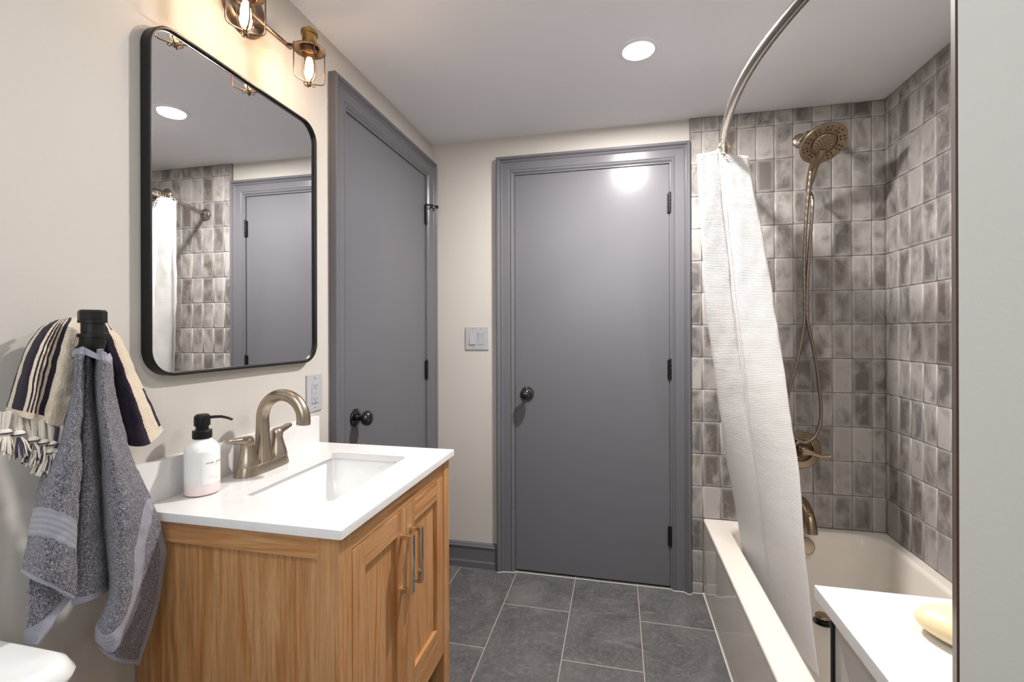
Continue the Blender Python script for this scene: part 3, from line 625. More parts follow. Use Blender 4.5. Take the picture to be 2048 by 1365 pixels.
# ------------------------------------------------------------------ mirror
MY0, MY1, MZ0, MZ1, MD = -1.5419, -1.0029, 1.1400, 1.8946, .0252
mir = thing('wall_mirror', 'tall rounded rectangular wall mirror with thin black metal frame', 'mirror', (0, (MY0+MY1)/2, MZ0))
def rr2(y0, y1, z0, z1, r, x, n=14):
    P = []
    for cy, cz, a in ((y1-r, z1-r, 0), (y0+r, z1-r, PI/2), (y0+r, z0+r, PI), (y1-r, z0+r, 3*PI/2)):
        for k in range(n+1):
            t = a+PI/2*k/n; P.append((x, cy+r*math.cos(t), cz+r*math.sin(t)))
    return P
R = .058; ins = lambda e, x: rr2(MY0+e, MY1-e, MZ0+e, MZ1-e, R-e, x)
m = MB(); m.grid([ins(0, .001), ins(0, MD-.001), ins(.001, MD), ins(.0045, MD), ins(.0050, MD-.0006), ins(.0052, .0175), ins(.0070, .0170), ins(.0072, .012)], close_u=True); m.build('frame', M['black'], mir, ang=50)
m = MB(); V = [m.bm.verts.new(p) for p in ins(.0065, .0165)]; m.bm.faces.new(V); m.build('mirror_glass', M['mirror'], mir, smooth=False)
m = MB(); m.grid([ins(.0052, .0172), ins(.0085, .0168)], close_u=True); m.build('inner_lip', M['chrome'], mir)
m = MB(); V = [m.bm.verts.new(p) for p in ins(.004, .0015)]; m.bm.faces.new(V); m.build('backing', M['black'], mir, smooth=False)

# ------------------------------------------------------------------ vanity light
PY_, PZ_ = -1.2765, 2.088
vl = thing('vanity_light', 'aged bronze wall light with two wire cage lamps above the mirror', 'wall light', (0, PY_, PZ_))
m = MB(); m.lathe([(.0, 0), (.068, 0), (.069, .003), (.067, .012), (.060, .020), (.045, .0235), (0, .0245)], (0, PY_, PZ_), (1, 0, 0), 48); m.build('wall_plate', M['copper'], vl)
m = MB(); m.lathe([(.012, .022), (.012, .045)], (0, PY_, PZ_-.03), (1, 0, 0), 18); m.tube([(.045, -1.405, 2.058), (.045, -1.148, 2.058)], .0058, 16); m.build('arm', M['copper'], vl)
for lx, ly in VL:
    m = MB(); m.tube([(.045, ly+.004, 2.058), (.060, ly+.003, 2.054), (.085, ly, 2.044), (.100, ly, 2.042)], [.0075, .0075, .0070, .0065], 14); m.build('lamp_arm', M['copper'], vl)
    m = MB(); m.lathe([(.0, 2.045), (.0195, 2.045), (.0195, 2.074), (.0228, 2.0745), (.0228, 2.083), (.0205, 2.086), (.015, 2.090), (.0065, 2.0915), (.0065, 2.097), (.0035, 2.099), (0, 2.0995)], (lx, ly, 0), (0, 0, 1), 32); sk = m.build('socket', M['brass'], vl)
    # maker's ring marks on the brass shell
    cg = MB(); cg.lathe([(.0200, 2.041), (.042, 2.034), (.0435, 2.033), (.0435, 2.031), (.042, 2.0315), (.0200, 2.038)], (lx, ly, 0), (0, 0, 1), 40, caps=False)
    cg.lathe([(.0205, 2.044), (.0235, 2.0435), (.0235, 2.022), (.0215, 2.020)], (lx, ly, 0), (0, 0, 1), 32, caps=False)
    for k in range(4):
        a = PI/4 + k*PI/2 + .15; ca, sa = math.cos(a), math.sin(a)
        pf = [(.0415, 2.033), (.0415, 1.985), (.0413, 1.957), (.0395, 1.949), (.034, 1.9445), (.022, 1.9415), (.010, 1.940), (.006, 1.938)]
        cg.tube([(lx+r*ca, ly+r*sa, z) for r, z in pf], .0017, 8)
        cg.sphere((lx+.0405*ca, ly+.0405*sa, 2.038), .0034, n=10)
        lp = [(.004, 1.937), (.012, 1.931), (.016, 1.934), (.013, 1.9405)]
        cg.tube([(lx+r*ca, ly+r*sa, z) for r, z in lp], .0012, 6)
    cg.lathe([(0, 1.931), (.0045, 1.931), (.0062, 1.934), (.0062, 1.941), (.003, 1.943), (0, 1.943)], (lx, ly, 0), (0, 0, 1), 16)
    cg.build('cage', M['copper'], vl)
    m = MB(); m.lathe([(.013, 2.030), (.0135, 2.022), (.0185, 2.010), (.0205, 1.998), (.0205, 1.975), (.0190, 1.960), (.0140, 1.950), (.0070, 1.9455), (0, 1.9445)], (lx, ly, 0), (0, 0, 1), 32); bulb = m.build('bulb', M['bulb_glass'], vl)
    m = MB()
    m.lathe([(0, 2.012), (.006, 2.010), (.0095, 2.000), (.0115, 1.985), (.0118, 1.970), (.0090, 1.958), (0, 1.953)], (lx, ly, 0), (0, 0, 1), 20)
    for k in range(0):
        a = k*PI/3
        m.tube([(lx+.006*math.cos(a), ly+.006*math.sin(a), 2.018), (lx+.0100*math.cos(a+.5), ly+.0100*math.sin(a+.5), 1.985), (lx+.009*math.cos(a+1), ly+.009*math.sin(a+1), 1.954)], .0030, 8)
    m.build('filament', M['filament'], bulb)

# ------------------------------------------------------------------ outlet and switch
t = thing('power_outlet', 'grey duplex wall outlet beside the vanity backsplash', 'outlet', (0, -.990, 1.037))
oy, oz = -.9890, 1.0370
MB().box(0, .0055, oy-.0385, oy+.0385, oz-.0600, oz+.0600, bev=.0022).build('cover_plate', M['plate_paint'], t)
MB().box(.004, .0075, oy-.0165, oy+.0165, oz-.033, oz+.033, bev=.0008).build('receptacle', M['plate_paint'], t)
m = MB()
for s in (-1, 1):
    zc = oz+s*.021
    m.box(.0074, .0078, oy-.0075, oy-.0055, zc-.002, zc+.006); m.box(.0074, .0078, oy+.0055, oy+.0075, zc-.001, zc+.006); m.lathe([(0, 0), (.0022, 0), (.0022, .0004), (0, .0004)], (.0074, oy, zc-.0065), (1, 0, 0), 10)
m.box(.0074, .0078, oy-.005, oy+.005, oz+.0012, oz+.0018); m.box(.0074, .0078, oy-.005, oy+.005, oz-.0045, oz-.0039)
m.box(.0074, .0077, oy-.0165, oy+.0165, oz-.0335, oz-.0328)
for s in (-1, 1): m.lathe([(0, 0), (.0022, 0), (.0022, .0006), (0, .0006)], (.0053, oy, oz+s*.048), (1, 0, 0), 10)
m.build('slots', M['slot'], t)
t = thing('light_switch', 'grey double rocker light switch on beige wall between the doors', 'light switch', (.2475, 0, 1.2010))
cx_, cz_ = .2475, 1.2005
MB().box(cx_-.0630, cx_+.0630, -.0060, 0, cz_-.0600, cz_+.0600, bev=.0022).build('cover_plate', M['plate_paint'], t)
for s in (-1, 1):
    xc = cx_+s*.0235
    m = MB(); m.grid([[(xc-.0155, -.0062, cz_-.0325), (xc+.0155, -.0062, cz_-.0325)], [(xc-.0155, -.0105 if s < 0 else -.0072, cz_-.0320), (xc+.0155, -.0105 if s < 0 else -.0072, cz_-.0320)], [(xc-.0155, -.0078, cz_), (xc+.0155, -.0078, cz_)], [(xc-.0155, -.0070 if s < 0 else -.0100, cz_+.0320), (xc+.0155, -.0070 if s < 0 else -.0100, cz_+.0320)], [(xc-.0155, -.0062, cz_+.0325), (xc+.0155, -.0062, cz_+.0325)]])
    m.box(xc-.0168, xc+.0168, -.0066, -.0058, cz_-.0345, cz_-.0335, mat=None)
    m.build('rocker', M['plate_paint'], t)
for s in (-1, 1):
    for q in (-1, 1): MB().lathe([(0, 0), (.0022, 0), (.0018, .0009), (0, .0009)], (cx_+s*.0235, -.0058, cz_+q*.049), (0, -1, 0), 10).build('screw', M['slot'], t)

# ================================================================== BATHTUB
TXa, TZ, TYe = 1.357, .353, -1.545
tb = thing('bathtub', 'biscuit white alcove bathtub against the grey tiled walls', 'bathtub', ((TXa+W)/2, -.77, 0))
bx0, bx1, by0, by1 = TXa, W-.001, TYe, -.001
def rr3(l, r_, b_, t_, rad, z, n=8): return rrect(l, r_, b_, t_, rad, z, n)
m = MB()
rings = [rr3(bx0, bx1, by0, by1, .003, 0), rr3(bx0, bx1, by0, by1, .003, .040), rr3(bx0+.004, bx1, by0, by1, .003, .043), rr3(bx0+.0015, bx1, by0, by1, .003, .320), rr3(bx0, bx1, by0, by1, .004, TZ-.010), rr3(bx0+.003, bx1, by0, by1, .004, TZ-.003), rr3(bx0+.010, bx1-.002, by0+.002, by1-.002, .006, TZ),
         rr3(bx0+.086, bx1-.040, by0+.075, by1-.040, .10, TZ), rr3(bx0+.094, bx1-.050, by0+.085, by1-.048, .105, TZ-.004), rr3(bx0+.100, bx1-.060, by0+.098, by1-.056, .11, TZ-.016), rr3(bx0+.112, bx1-.078, by0+.14, by1-.068, .12, TZ-.10), rr3(bx0+.128, bx1-.100, by0+.22, by1-.085, .13, TZ-.20), rr3(bx0+.150, bx1-.130, by0+.30, by1-.105, .14, .095), rr3(bx0+.185, bx1-.170, by0+.36, by1-.140, .13, .072), rr3(bx0+.24, bx1-.24, by0+.45, by1-.2, .1, .066)]
V = m.grid(rings, close_u=True); m.cap(V[-1]); m.build('tub_shell', M['tub'], tb, ang=75)
# overflow plate and stopper
m = MB(); m.lathe([(0, .006), (.030, .006), (.0345, .003), (.036, -.002), (.034, -.006), (0, -.006)], (1.763, -.0870, .2985), (0, -1, .16), 40); ov = m.build('overflow_plate', M['nickel'], tb)
m = MB(); m.lathe([(0, 0), (.034, 0), (.034, .003), (.026, .004), (.024, .004), (.024, .012), (.0, .012)], (1.765, -.245, .0665), (0, 0, 1), 32); m.lathe([(.012, .010), (.012, .019)], (1.765, -.245, .0665), (0, 0, 1), 20); dr = m.build('drain', M['gloss_black'], tb)
m = MB(); m.lathe([(0, .018), (.024, .018), (.026, .020), (.026, .026), (.023, .030), (0, .031)], (1.765, -.245, .0665), (0, 0, 1), 36); m.build('drain_cap', M['bronze'], dr)
# caulk line along the tub foot
m = MB(); m.tube([(TXa-.001, -.012, .003), (TXa-.001, TYe, .003)], .0035, 6); m.build('caulk_line', M['caulk'], tb)

# low wall behind the tub's near end, and its stone cap
LZ = .8615
struct(box_obj('wall_low', (1.2680, W-.001, YP+.052, TYe-.0165, 0, LZ-.0195), M['wall'], smooth=False))
struct(box_obj('dark_strip', (1.2640, 1.2679, TYe-.022, TYe-.0165, 0, LZ-.0195), M['gap'], smooth=False))  # thin dark strip down the low wall's corner by the tub
cap = MB(); cap.box(1.2468, W-.001, YP+.0515, TYe-.0060, LZ-.0190, LZ, bev=.0015)
tag(cap.build('stone_ledge', M['quartz']), 'white quartz ledge capping the low wall at the end of the bathtub', 'ledge')
# bar of soap, pebble shaped with a hollow on top
bm = bmesh.new(); bmesh.ops.create_uvsphere(bm, u_segments=48, v_segments=28, radius=1)
for v in bm.verts:
    x, y, z = v.co
    a = abs(x)**2.0; w_ = (1-.22*x*x)
    zz = z*(.0230 if z > 0 else .0150)
    zz += -.0035*math.exp(-((x-.15)/.4)**2 - ((y)/.7)**2) if z > 0 else 0
    zz = max(zz, -.0125)
    v.co = Vector((x*.060, y*.044*w_, zz + .0020*x*x))
me = bpy.data.meshes.new('soap_bar'); bm.to_mesh(me); bm.free(); me.materials.append(M['soap'])
for p in me.polygons: p.use_smooth = True
soap = bpy.data.objects.new('soap_bar', me); C.objects.link(soap); soap.location = (1.3835, -1.6560, LZ+.0127); soap.rotation_euler = (0, 0, math.radians(-22))
tag(soap, 'cream coloured oval bar of soap on the white quartz ledge', 'soap')

# ================================================================== SHOWER FITTINGS
SXc = 1.772
sh_ = thing('shower_set', 'bronze shower head with detachable hand shower and looping hose', 'shower head', (SXc, -.012, 2.088))
m = MB(); m.lathe([(0, 0), (.033, 0), (.034, .004), (.030, .010), (.020, .014), (.0105, .016)], (SXc, -.0125, 2.088), (0, -1, 0), 36); m.build('wall_flange', M['nickel'], sh_)
m = MB(); m.tube([(SXc, -.020, 2.088), (SXc, -.06, 2.092), (SXc, -.10, 2.088), (SXc, -.135, 2.070), (SXc, -.165, 2.045)], .0105, 18); m.build('shower_arm', M['nickel'], sh_)
HC = Vector((SXc, -.2482, 1.9819)); nn = Vector((.06, -.66, -.75)).normalized(); up = (Vector((0, .75, -.66)) - nn*Vector((0, .75, -.66)).dot(nn)).normalized()  # 'up' here = handle direction
sd = nn.cross(up).normalized()
m = MB(); m.lathe([(.0, -.075), (.016, -.075), (.018, -.060), (.022, -.050), (.026, -.040), (.050, -.028), (.078, -.016), (.084, -.008), (.0855, 0), (.084, .003), (.078, .004), (.050, .001), (.047, -.004), (0, -.004)], HC, nn, 56)
body = m.build('spray_ring', M['bronze'], sh_, ang=50)
m = MB(); m.lathe([(.0, .004), (.034, .0045), (.040, .003), (.043, -.001), (.043, -.012), (0, -.012)], HC, nn, 48)
# handle leaving the disc
hp = [HC + up*d + nn*(-e) for d, e in ((.020, .006), (.045, .008), (.065, .012), (.090, .016), (.115, .016), (.140, .012), (.165, .006), (.180, .003))]
m.tube(hp, [.018, .0215, .0210, .0195, .0180, .0168, .0150, .0130], 20); hand = m.build('hand_shower', M['bronze'], sh_, ang=50)
he = hp[-1]; hd = (hp[-1]-hp[-2]).normalized()
m = MB(); m.lathe([(.0125, 0), (.0125, .022), (.0095, .030), (.0080, .034)], he, hd, 20); m.build('hose_collar', M['nickel'], hand)
m = MB()
def noz(a, r, off, rr=.0041):
    m.sphere(HC + sd*math.cos(a)*r + up*math.sin(a)*r + nn*off, rr, sc=(1, 1, 1), n=8)
for k in range(10):
    if k == 2: continue
    b0 = k*2*PI/10 + PI/2 - 2*2*PI/10
    for (da, r) in ((-.12, .058), (.12, .058), (-.09, .071), (.12, .073)): noz(b0+da, r, .0025)
m.build('nozzles', M['nozzle'], body)['kind'] = 'stuff'
m = MB()
for r, n_ in ((.008, 5), (.017, 9), (.026, 13), (.034, 18)):
    for k in range(n_): noz(k*2*PI/n_ + r*90, r, .0042, .0023)
m.build('nozzles', M['nozzle'], hand)['kind'] = 'stuff'
# hose: from the handle end down, round the loop and back up to the arm
hoseP = [he+hd*.030, Vector((1.770, -.145, 1.780)), Vector((1.768, -.12, 1.60)), Vector((1.765, -.10, 1.42)), Vector((1.768, -.095, 1.283)), Vector((1.792, -.085, 1.17)), Vector((1.8120, -.075, 1.065)), Vector((1.8265, -.07, .94)), Vector((1.8275, -.07, .850)), Vector((1.8090, -.075, .784)), Vector((1.7720, -.080, .750)), Vector((1.7360, -.080, .758)), Vector((1.7060, -.078, .802)), Vector((1.6930, -.075, .90)), Vector((1.7050, -.078, .99)), Vector((1.7290, -.080, 1.088)), Vector((1.7500, -.085, 1.20)), Vector((1.7580, -.090, 1.283)), Vector((1.7540, -.100, 1.42)), Vector((1.7520, -.110, 1.58)), Vector((1.7560, -.125, 1.75)), Vector((1.7620, -.150, 1.90)), Vector((1.768, -.172, 1.985)), Vector((1.772, -.178, 2.015))]
m = MB(); HP = [cat(hoseP, k/500) for k in range(501)]; m.tube(HP, [.0070+.0006*math.sin(k*1.6) for k in range(501)], 12); m.build('hose', M['hose'], sh_, ang=80)

va = thing('shower_valve', 'round bronze shower valve with lever on grey tiled wall', 'valve', (1.768, -.0125, .700))
m = MB(); m.lathe([(0, 0), (.0835, 0), (.0835, .003), (.080, .007), (.058, .011), (.050, .010), (.047, .004), (0, .004)], (1.768, -.0120, .7000), (0, -1, 0), 64); m.build('escutcheon', M['bronze'], va)
m = MB(); m.lathe([(.046, .002), (.042, .016), (.036, .020), (.030, .021), (.030, .030), (.028, .046), (.022, .054), (.010, .058), (0, .0585)], (1.768, -.0120, .7000), (0, -1, 0), 40)
hub = m.build('valve_hub', M['copper'], va)
m = MB(); m.tube([(1.768, -.055, .702), (1.790, -.064, .700), (1.810, -.070, .692), (1.830, -.074, .688), (1.862, -.078, .690)], [.020, .013, .0085, .0075, .0082], 18); m.build('lever', M['bronze'], hub)
sp = thing('tub_spout', 'bronze tub spout with diverter knob on tiled wall above bathtub', 'tub spout', (1.765, -.0125, .455))
m = MB(); m.tube([(1.765, -.0125, .462), (1.765, -.025, .463), (1.765, -.060, .460), (1.765, -.095, .446), (1.765, -.122, .424), (1.765, -.134, .398), (1.765, -.137, .375)], [.029, .030, .0275, .0245, .0235, .0240, .0250], 28, sq=(1, 1)); m.build('spout_body', M['bronze'], sp, ang=60)
m = MB(); m.lathe([(.005, .420), (.005, .446), (.009, .448), (.0095, .455), (.006, .458), (0, .458)], (1.765, -.128, 0), (0, 0, 1), 18); m.build('diverter_knob', M['bronze'], sp)

# ------------------------------------------------------------------ curved curtain rod
def rodx(y):
    if y > -.88: return 1.492 - .176*(1-((y+.88)/.868)**2)
    d = -.88-y
    return 1.316 + (.176*(min(d, .45)/.70)**2 + max(0, d-.45)*.29)
RZ = 1.945
rod = thing('curtain_rod', 'curved satin nickel shower curtain rod above the bathtub', 'curtain rod', (1.49, -.0125, RZ))
ys = [-.018 - k*(1.86/80) for k in range(81)]
m = MB(); m.tube([(rodx(y), y, RZ) for y in ys if y > -.50], .0112, 20); m.build('thin_tube', M['rod'], rod, ang=70)
m = MB(); m.tube([(rodx(y), y, RZ) for y in ys if y <= -.475], .0135, 20); m.build('thick_tube', M['rod'], rod, ang=70)
for yy, dd in ((-.0125, -1), (YP+.018, 1)):
    xx = rodx(yy+dd*.02)
    m = MB(); m.lathe([(0, 0), (.034, 0), (.035, .004), (.033, .010), (.026, .014), (.024, .022), (.016, .026), (.0135, .034)], (xx, yy, RZ), (0, dd, 0), 36); m.build('end_flange', M['rod'], rod)

# ------------------------------------------------------------------ shower curtain and its rings
cl = [Vector(p) for p in TB['curL']][:5] + [Vector(p) for p in ((1.4160, -.32, .604), (1.4560, -.275, .380), (1.4800, -.28, .250), (1.4990, -.29, .150))]; cr_ = [Vector(p) for p in TB['curR']]
def at_z(L, z):
    L = sorted(L, key=lambda p: -p.z)
    if z >= L[0].z: a, b = L[0], L[1]
    elif z <= L[-1].z: a, b = L[-2], L[-1]
    else:
        for a, b in zip(L, L[1:]):
            if a.z >= z >= b.z: break
    t = (a.z-z)/(a.z-b.z); return a.lerp(b, t)
def smooth_at(L, z, h=.06): return (at_z(L, z-h)+at_z(L, z)*2+at_z(L, z+h))/4
# plan of the bunched cloth: a runs left to right across the bunch, b runs backwards to the tiled wall
PLAN = [(.30, .35), (.06, .28), (.0, .14), (.03, .02), (.18, .0), (.36, .035), (.42, .075), (.46, .03), (.62, -.02), (.84, .0), (.985, .03), (1.0, .10), (.80, .16), (.55, .20), (.40, .26), (.62, .33), (.90, .36), (.97, .44), (.80, .50), (.45, .54), (.20, .60), (.16, .68), (.40, .74), (.75, .78), (.85, .86), (.70, .93), (.45, 1.0)]
bm = bmesh.new(); uvl = bm.loops.layers.uv.new('UVMap')
NU, NV = 330, 190; ZT, ZB = 1.915, .135
pl = [Vector((a, b, 0)) for a, b in PLAN]
uvs = []; grid = []
for i in range(NV):
    t = i/(NV-1); z = ZT+(ZB-ZT)*t
    L, R_ = smooth_at(cl, z), smooth_at(cr_, z)
    L.z = R_.z = z
    L.x = max(L.x, 1.0)
    acr = (R_-L); acr.z = 0
    dep = Vector((.10, 1, 0)).normalized() * (.105 + .035*t)        # how far the folds reach back
    row = []; s = 0; prev = None
    for j in range(NU):
        u = j/(NU-1); q = cat(pl, u)
        amp = 1 - .35*t
        b = q.y
        p = L + acr*q.x + dep*b
        # soft wrinkles across the folds
        nz = noise.noise(Vector((u*14, z*5, 2.0)))*.006*t**.5 + noise.noise(Vector((u*30, z*14, 7.0)))*.0022
        p = p + Vector((nz*.6, -nz, 0))
        # the top edge sags between the rings
        if t < .10:
            k = (1-t/.10); p.z += k*(.014*math.exp(-((q.x-.38)/.18)**2) - .004*abs(q.x-.45) - .001)
        if z < .40:
            lim = 1.459 + max(0, .345-z)*.20 - max(0, z-.36)*.5
            if p.x < lim: p.x = lim + (p.x-lim)*.04
        p.y = min(p.y, -.20)
        if prev is not None: s += (Vector((p.x, p.y))-Vector((prev.x, prev.y))).length
        prev = p; row.append((bm.verts.new(p), s, z))
    grid.append(row)
for i in range(NV-1):
    for j in range(NU-1):
        q = [grid[i][j], grid[i][j+1], grid[i+1][j+1], grid[i+1][j]]
        f = bm.faces.new([v[0] for v in q]); f.smooth = True
        for l, v in zip(f.loops, q): l[uvl].uv = (v[1], v[2])
me = bpy.data.meshes.new('shower_curtain'); bm.to_mesh(me); bm.free(); me.materials.append(M['curtain'])
cur = bpy.data.objects.new('shower_curtain', me); C.objects.link(cur)
sm = cur.modifiers.new('thickness', 'SOLIDIFY'); sm.thickness = .0014; sm.offset = 0
tag(cur, 'white waffle weave shower curtain bunched at the tap end of the bathtub', 'shower curtain')
# stitched seam running down the front panel
m = MB()
def cpt(u, t, off=.0016):
    i = min(int(t*(NV-1)), NV-2); j = min(int(u*(NU-1)), NU-2)
    return Vector(me.vertices[i*NU+j].co)
uj = int(.262*(NU-1))
for off in (-2, 3):
    pts = []
    for i in range(0, NV-2, 2):
        a = Vector(me.vertices[i*NU+uj+off].co); bb = Vector(me.vertices[i*NU+uj+off+1].co); tg = (bb-a).normalized(); nrm = Vector((tg.y, -tg.x, 0)).normalized()
        if nrm.y > 0: nrm = -nrm
        pts.append(a+nrm*.0016)
    m.tube(pts, .0012, 5)
m.build('seam', M['curtain'], cur)
# rings
yr = [-.285, -.300, -.316, -.331, -.347, -.362, -.378, -.394, -.410, -.424]
ring0 = None
RL = 'bronze curtain ring hooked over the curved rod'
for k, y in enumerate(yr):
    if ring0 is None:
        m = MB(); q = []
        for s in range(33):
            a = 2*PI*s/32; q.append((.0215*math.cos(a), 0, -.0095+.0250*math.sin(a)))
        m.tube(q, .0014, 8, caps=False)
        m.tube([(-.010, .002, -.033), (-.0145, .003, -.040), (-.010, .004, -.047), (-.004, .003, -.043)], .0012, 6)
        r0 = m.build('curtain_ring', M['nickel']); r = ring0 = r0
    else:
        r = ring0.copy(); C.objects.link(r)
    r.location = (rodx(y), y, RZ); r.rotation_euler = (random.uniform(-.12, .12), random.uniform(-.35, .35), random.uniform(-.5, .5))
    tag(r, 'small metal curtain ring on the rod at the top of the white curtain', 'curtain ring', 'curtain rings bunched on the rod')

# ================================================================== HOOK AND TOWELS
HX, HY = .110, -1.7070
hk = thing('pipe_hook', 'black iron pipe hook on the wall holding the towels', 'hook', (0, HY, 1.195))
m = MB(); m.lathe([(0, 0), (.024, 0), (.025, .004), (.023, .007), (.017, .009), (.016, .022), (.013, .023)], (0, HY, 1.196), (1, 0, 0), 32); m.build('wall_flange', M['iron'], hk)
m = MB(); m.tube([(.020, HY, 1.196), (.082, HY, 1.196)], .0115, 20); m.build('nipple', M['iron'], hk)
m = MB(); m.tube([(.076, HY, 1.196), (.086, HY, 1.1965), (.098, HY, 1.2000), (.1065, HY, 1.2085), (HX, HY, 1.2190), (HX, HY, 1.2310)], [.0165, .0170, .0172, .0172, .0170, .0165], 24)
m.lathe([(.0165, 1.2260), (.0200, 1.2265), (.0200, 1.2320), (.0165, 1.2330)], (HX, HY, 0), (0, 0, 1), 28); m.build('elbow', M['iron'], hk)
m = MB(); m.lathe([(.0150, 1.2300), (.0150, 1.2510)], (HX, HY, 0), (0, 0, 1), 24); m.lathe([(.0150, 1.2500), (.0190, 1.2505), (.0190, 1.2545), (.0175, 1.2550)], (HX, HY, 0), (0, 0, 1), 28)
m.lathe([(.0185, 1.2545), (.0190, 1.2550), (.0190, 1.2690), (.0165, 1.2720), (0, 1.2725)], (HX, HY, 0), (0, 0, 1), 8); m.build('pipe_cap', M['iron'], hk, ang=25)

def cloth(sheets, name, mat, band, bump=.0012, thick=.005, seed=0, loc=None):
    """sheets: control grids; one mesh, attribute 'band' from function band(sheet, u, v, p)"""
    vs_, fs_, bs_ = [], [], []
    for si, (G, nu, nv) in enumerate(sheets):
        S = surf(G, nu, nv); base = len(vs_)
        for i, r in enumerate(S):
            for j, p in enumerate(r):
                u, v = j/(nu-1), i/(nv-1)
                k = noise.noise(p*55+Vector((seed, si*3, 0)))*.0022 + noise.noise(p*16+Vector((0, seed, si)))*.004
                f = band(si, u, v, p)
                ns = noise.noise(p*420)*bump if not f[1] else -.0012
                q = p + Vector((k+ns, 0, 0)); q.x = max(q.x, .006)
                vs_.append(q); bs_.append(f[0])
        for i in range(nv-1):
            for j in range(nu-1):
                a = base+i*nu+j; fs_.append((a, a+nu, a+nu+1, a+1))
    me = bpy.data.meshes.new(name); me.from_pydata([tuple(v) for v in vs_], [], fs_); me.update()
    at = me.attributes.new('band', 'FLOAT', 'POINT'); at.data.foreach_set('value', bs_)
    me.materials.append(M[mat])
    for p in me.polygons: p.use_smooth = True
    o = bpy.data.objects.new(name, me); C.objects.link(o)
    sm = o.modifiers.new('thickness', 'SOLIDIFY'); sm.thickness = thick; sm.offset = -1
    return o
hw = .0175
def gband(si, u, v, p):
    q = (p.y, p.z)
    if si < 3 and v < .022: return (.5, True)
    if si == 0:      # left flap: woven band and bottom hem
        d, s = seg_dist(q, TB['bandL'])
        if d < .0165: return (.12+.85*(d*s+.0165)/.033, True)
        if v > .945: return (.5, True)
    if si == 1 and v > .975: return (.5, True)
    if si == 2:
        d, s = seg_dist(q, TB['bandR'])
        if d < .0135 and v > .42: return (.12+.85*(d*s+.0135)/.027, True)
        if u > .93 and v > .55: return (.5, True)
        if v > .985: return (.5, True)
    if si == 3:
        d, s = seg_dist(q, TB['hemU'])
        if d < .013: return (.5, True)
    return (0, False)
gt = cloth([(TB['TL'], 90, 220), (TB['TM'], 60, 200), (TB['TR'], 120, 240), (TB['TU'], 60, 90)], 'grey_towel', 'terry', gband, seed=3)
tag(gt, 'grey terry hand towel hanging from the black pipe hook', 'towel')
# the loop label tab at the hook
m = MB(); m.grid([[(.094, -1.7270, 1.2040), (.113, -1.7240, 1.2120), (.130, -1.7130, 1.1985), (.130, -1.6990, 1.1960), (.118, -1.6860, 1.2000)], [(.096, -1.7270, 1.1940), (.118, -1.7240, 1.1980), (.1345, -1.7130, 1.1880), (.1345, -1.6990, 1.1860), (.121, -1.6840, 1.1900)]])
m.build('hanging_loop', m_plain('woven tape', srgb(150, 149, 160), .9), gt, ang=80)
ST = [(.03, .10, 0), (.10, .30, 1), (.30, .36, 0), (.36, .395, 1), (.395, .43, 0), (.43, .465, 1), (.465, .50, 0), (.50, .535, 1), (.535, .58, 0), (.58, .68, 1)]
def sband(si, u, v, p):
    if si == 0:
        c = 1 if u < .025 else 0
        for a, b, k in ST:
            if a <= u < b: c = k
        if v > .965: c = 0
    elif si == 1:
        c = 1 if u < .45+.25*v else 0
        if .60 < u < .78 and v < .10: c = 1
        if u > .94 and .55 < v < .93: c = 1
    else:
        c = 0
    return (float(c), False)
st = cloth([(TB['SL'], 260, 150), (TB['SR'], 120, 160), (TB['SB'], 50, 60)], 'striped_towel', 'stripe', sband, bump=.0008, seed=9)
tag(st, 'cream and navy striped fringed towel draped over the black pipe hook', 'towel')
for T in TB['tassels']:
    a, b, c = [Vector(p) for p in T]
    m = MB(); rn = random.Random(int(abs(a.z)*9999))
    for k in range(5):
        o1 = Vector((rn.uniform(-.004, .004), rn.uniform(-.006, .006), 0)); m.tube([a+o1+Vector((0, 0, .004)), (a+b)/2+o1*.8, b+o1*.2], [.0030, .0028, .0024], 6, mat=M['yarn_dark'] if k == 1 else M['yarn'])
    m.sphere(b, .0072, mat=M['yarn'], sc=(1, 1.1, .8), n=12); m.tube([b+Vector((.006*math.cos(t), .0068*math.sin(t), -.001)) for t in [2*PI*k/10 for k in range(11)]], .0016, 6, mat=M['yarn_dark'], caps=False)
    for k in range(60):
        an = rn.uniform(0, 2*PI); rr = rn.uniform(.1, 1)*.0105; e = c + Vector((rr*math.cos(an), rr*math.sin(an)*1.25, rn.uniform(-.003, .006)))
        mid = b.lerp(e, .5) + Vector((math.cos(an), math.sin(an), 0))*.0022
        m.tube([b+Vector((0, 0, -.001)), mid, e], [.0017, .0014, .0009], 5, mat=M['yarn_dark'] if rn.random() < .22 else M['yarn'])
    m.build('tassel', M['yarn'], st)

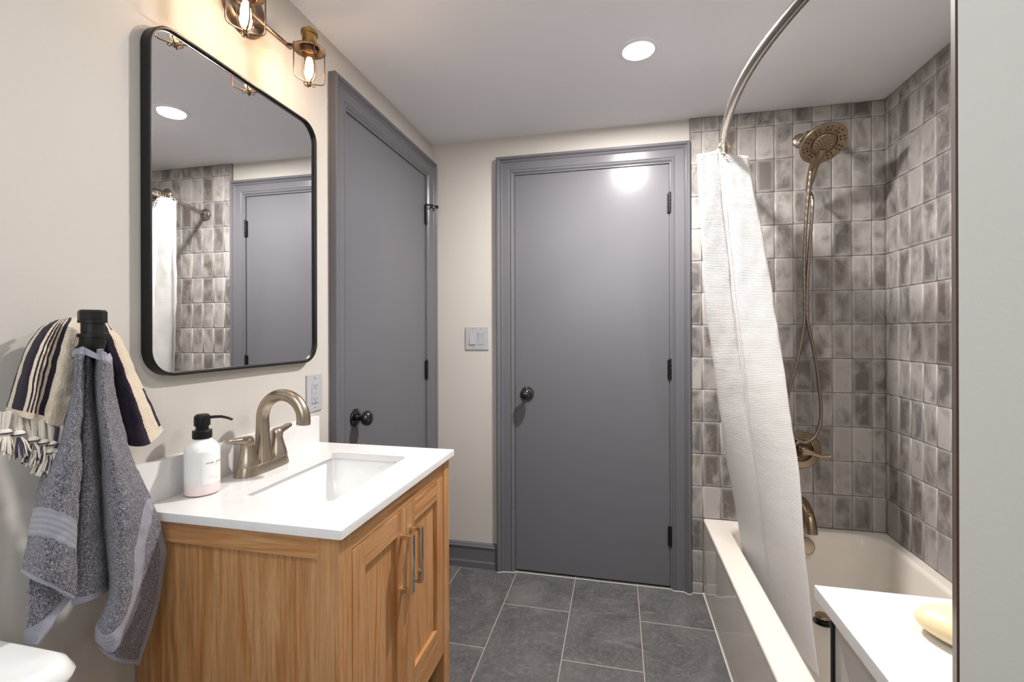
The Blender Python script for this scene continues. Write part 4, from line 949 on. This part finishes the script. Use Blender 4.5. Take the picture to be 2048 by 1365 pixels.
# ================================================================== TOILET (tank lid corner shows at lower left)
to = thing('toilet', 'white toilet tank lid below the hanging towels', 'toilet', (.2, -2.0, 0))
ty0, ty1 = -2.235, -1.790
def bev_rect(x0, x1, y0, y1, c, z): return rrect(x0, x1, y0, y1, c, z, 5)
m = MB(); R = [bev_rect(.012, .196, ty0+.008, ty1-.008, .03, .7325), bev_rect(.006, .214, ty0, ty1, .034, .7405), bev_rect(.006, .218, ty0-.002, ty1+.002, .034, .7525), bev_rect(.008, .210, ty0+.004, ty1-.004, .034, .7685), bev_rect(.014, .198, ty0+.012, ty1-.012, .03, .7745), bev_rect(.05, .15, ty0+.06, ty1-.06, .02, .776)]
V = m.grid(R, close_u=True); m.cap(V[-1]); m.cap(V[0], True); m.build('tank_lid', M['toilet'], to, ang=70)
m = MB(); R = [bev_rect(.015, .165, ty0+.045, ty1-.045, .03, .37), bev_rect(.012, .185, ty0+.022, ty1-.022, .03, .45), bev_rect(.012, .192, ty0+.014, ty1-.014, .03, .7315)]
V = m.grid(R, close_u=True); m.cap(V[-1]); m.cap(V[0], True); m.build('tank', M['toilet'], to, ang=70)
def ell(cx, a, b, z, n=40): return [(cx+a*math.cos(t), (ty0+ty1)/2+b*math.sin(t), z) for t in [2*PI*k/n for k in range(n)]]
m = MB(); V = m.grid([ell(.34, .20, .11, 0), ell(.34, .19, .10, .08), ell(.37, .20, .11, .2), ell(.42, .25, .16, .33), ell(.43, .265, .18, .385), ell(.43, .255, .17, .392)], close_u=True); m.cap(V[-1]); m.cap(V[0], True); m.build('bowl', M['toilet'], to, ang=60)
m = MB(); V = m.grid([ell(.43, .262, .182, .394), ell(.43, .270, .188, .402), ell(.43, .265, .184, .416), ell(.43, .22, .15, .422)], close_u=True); m.cap(V[-1]); m.cap(V[0], True); m.build('seat_cover', M['toilet'], to, ang=60)
m = MB(); m.lathe([(0, 0), (.012, 0), (.012, .008), (0, .008)], (.192, ty1-.07, .66), (1, 0, 0), 18); m.tube([(.203, ty1-.07, .66), (.206, ty1-.10, .657), (.206, ty1-.135, .652)], [.006, .005, .006], 12); m.build('flush_lever', M['chrome'], to)
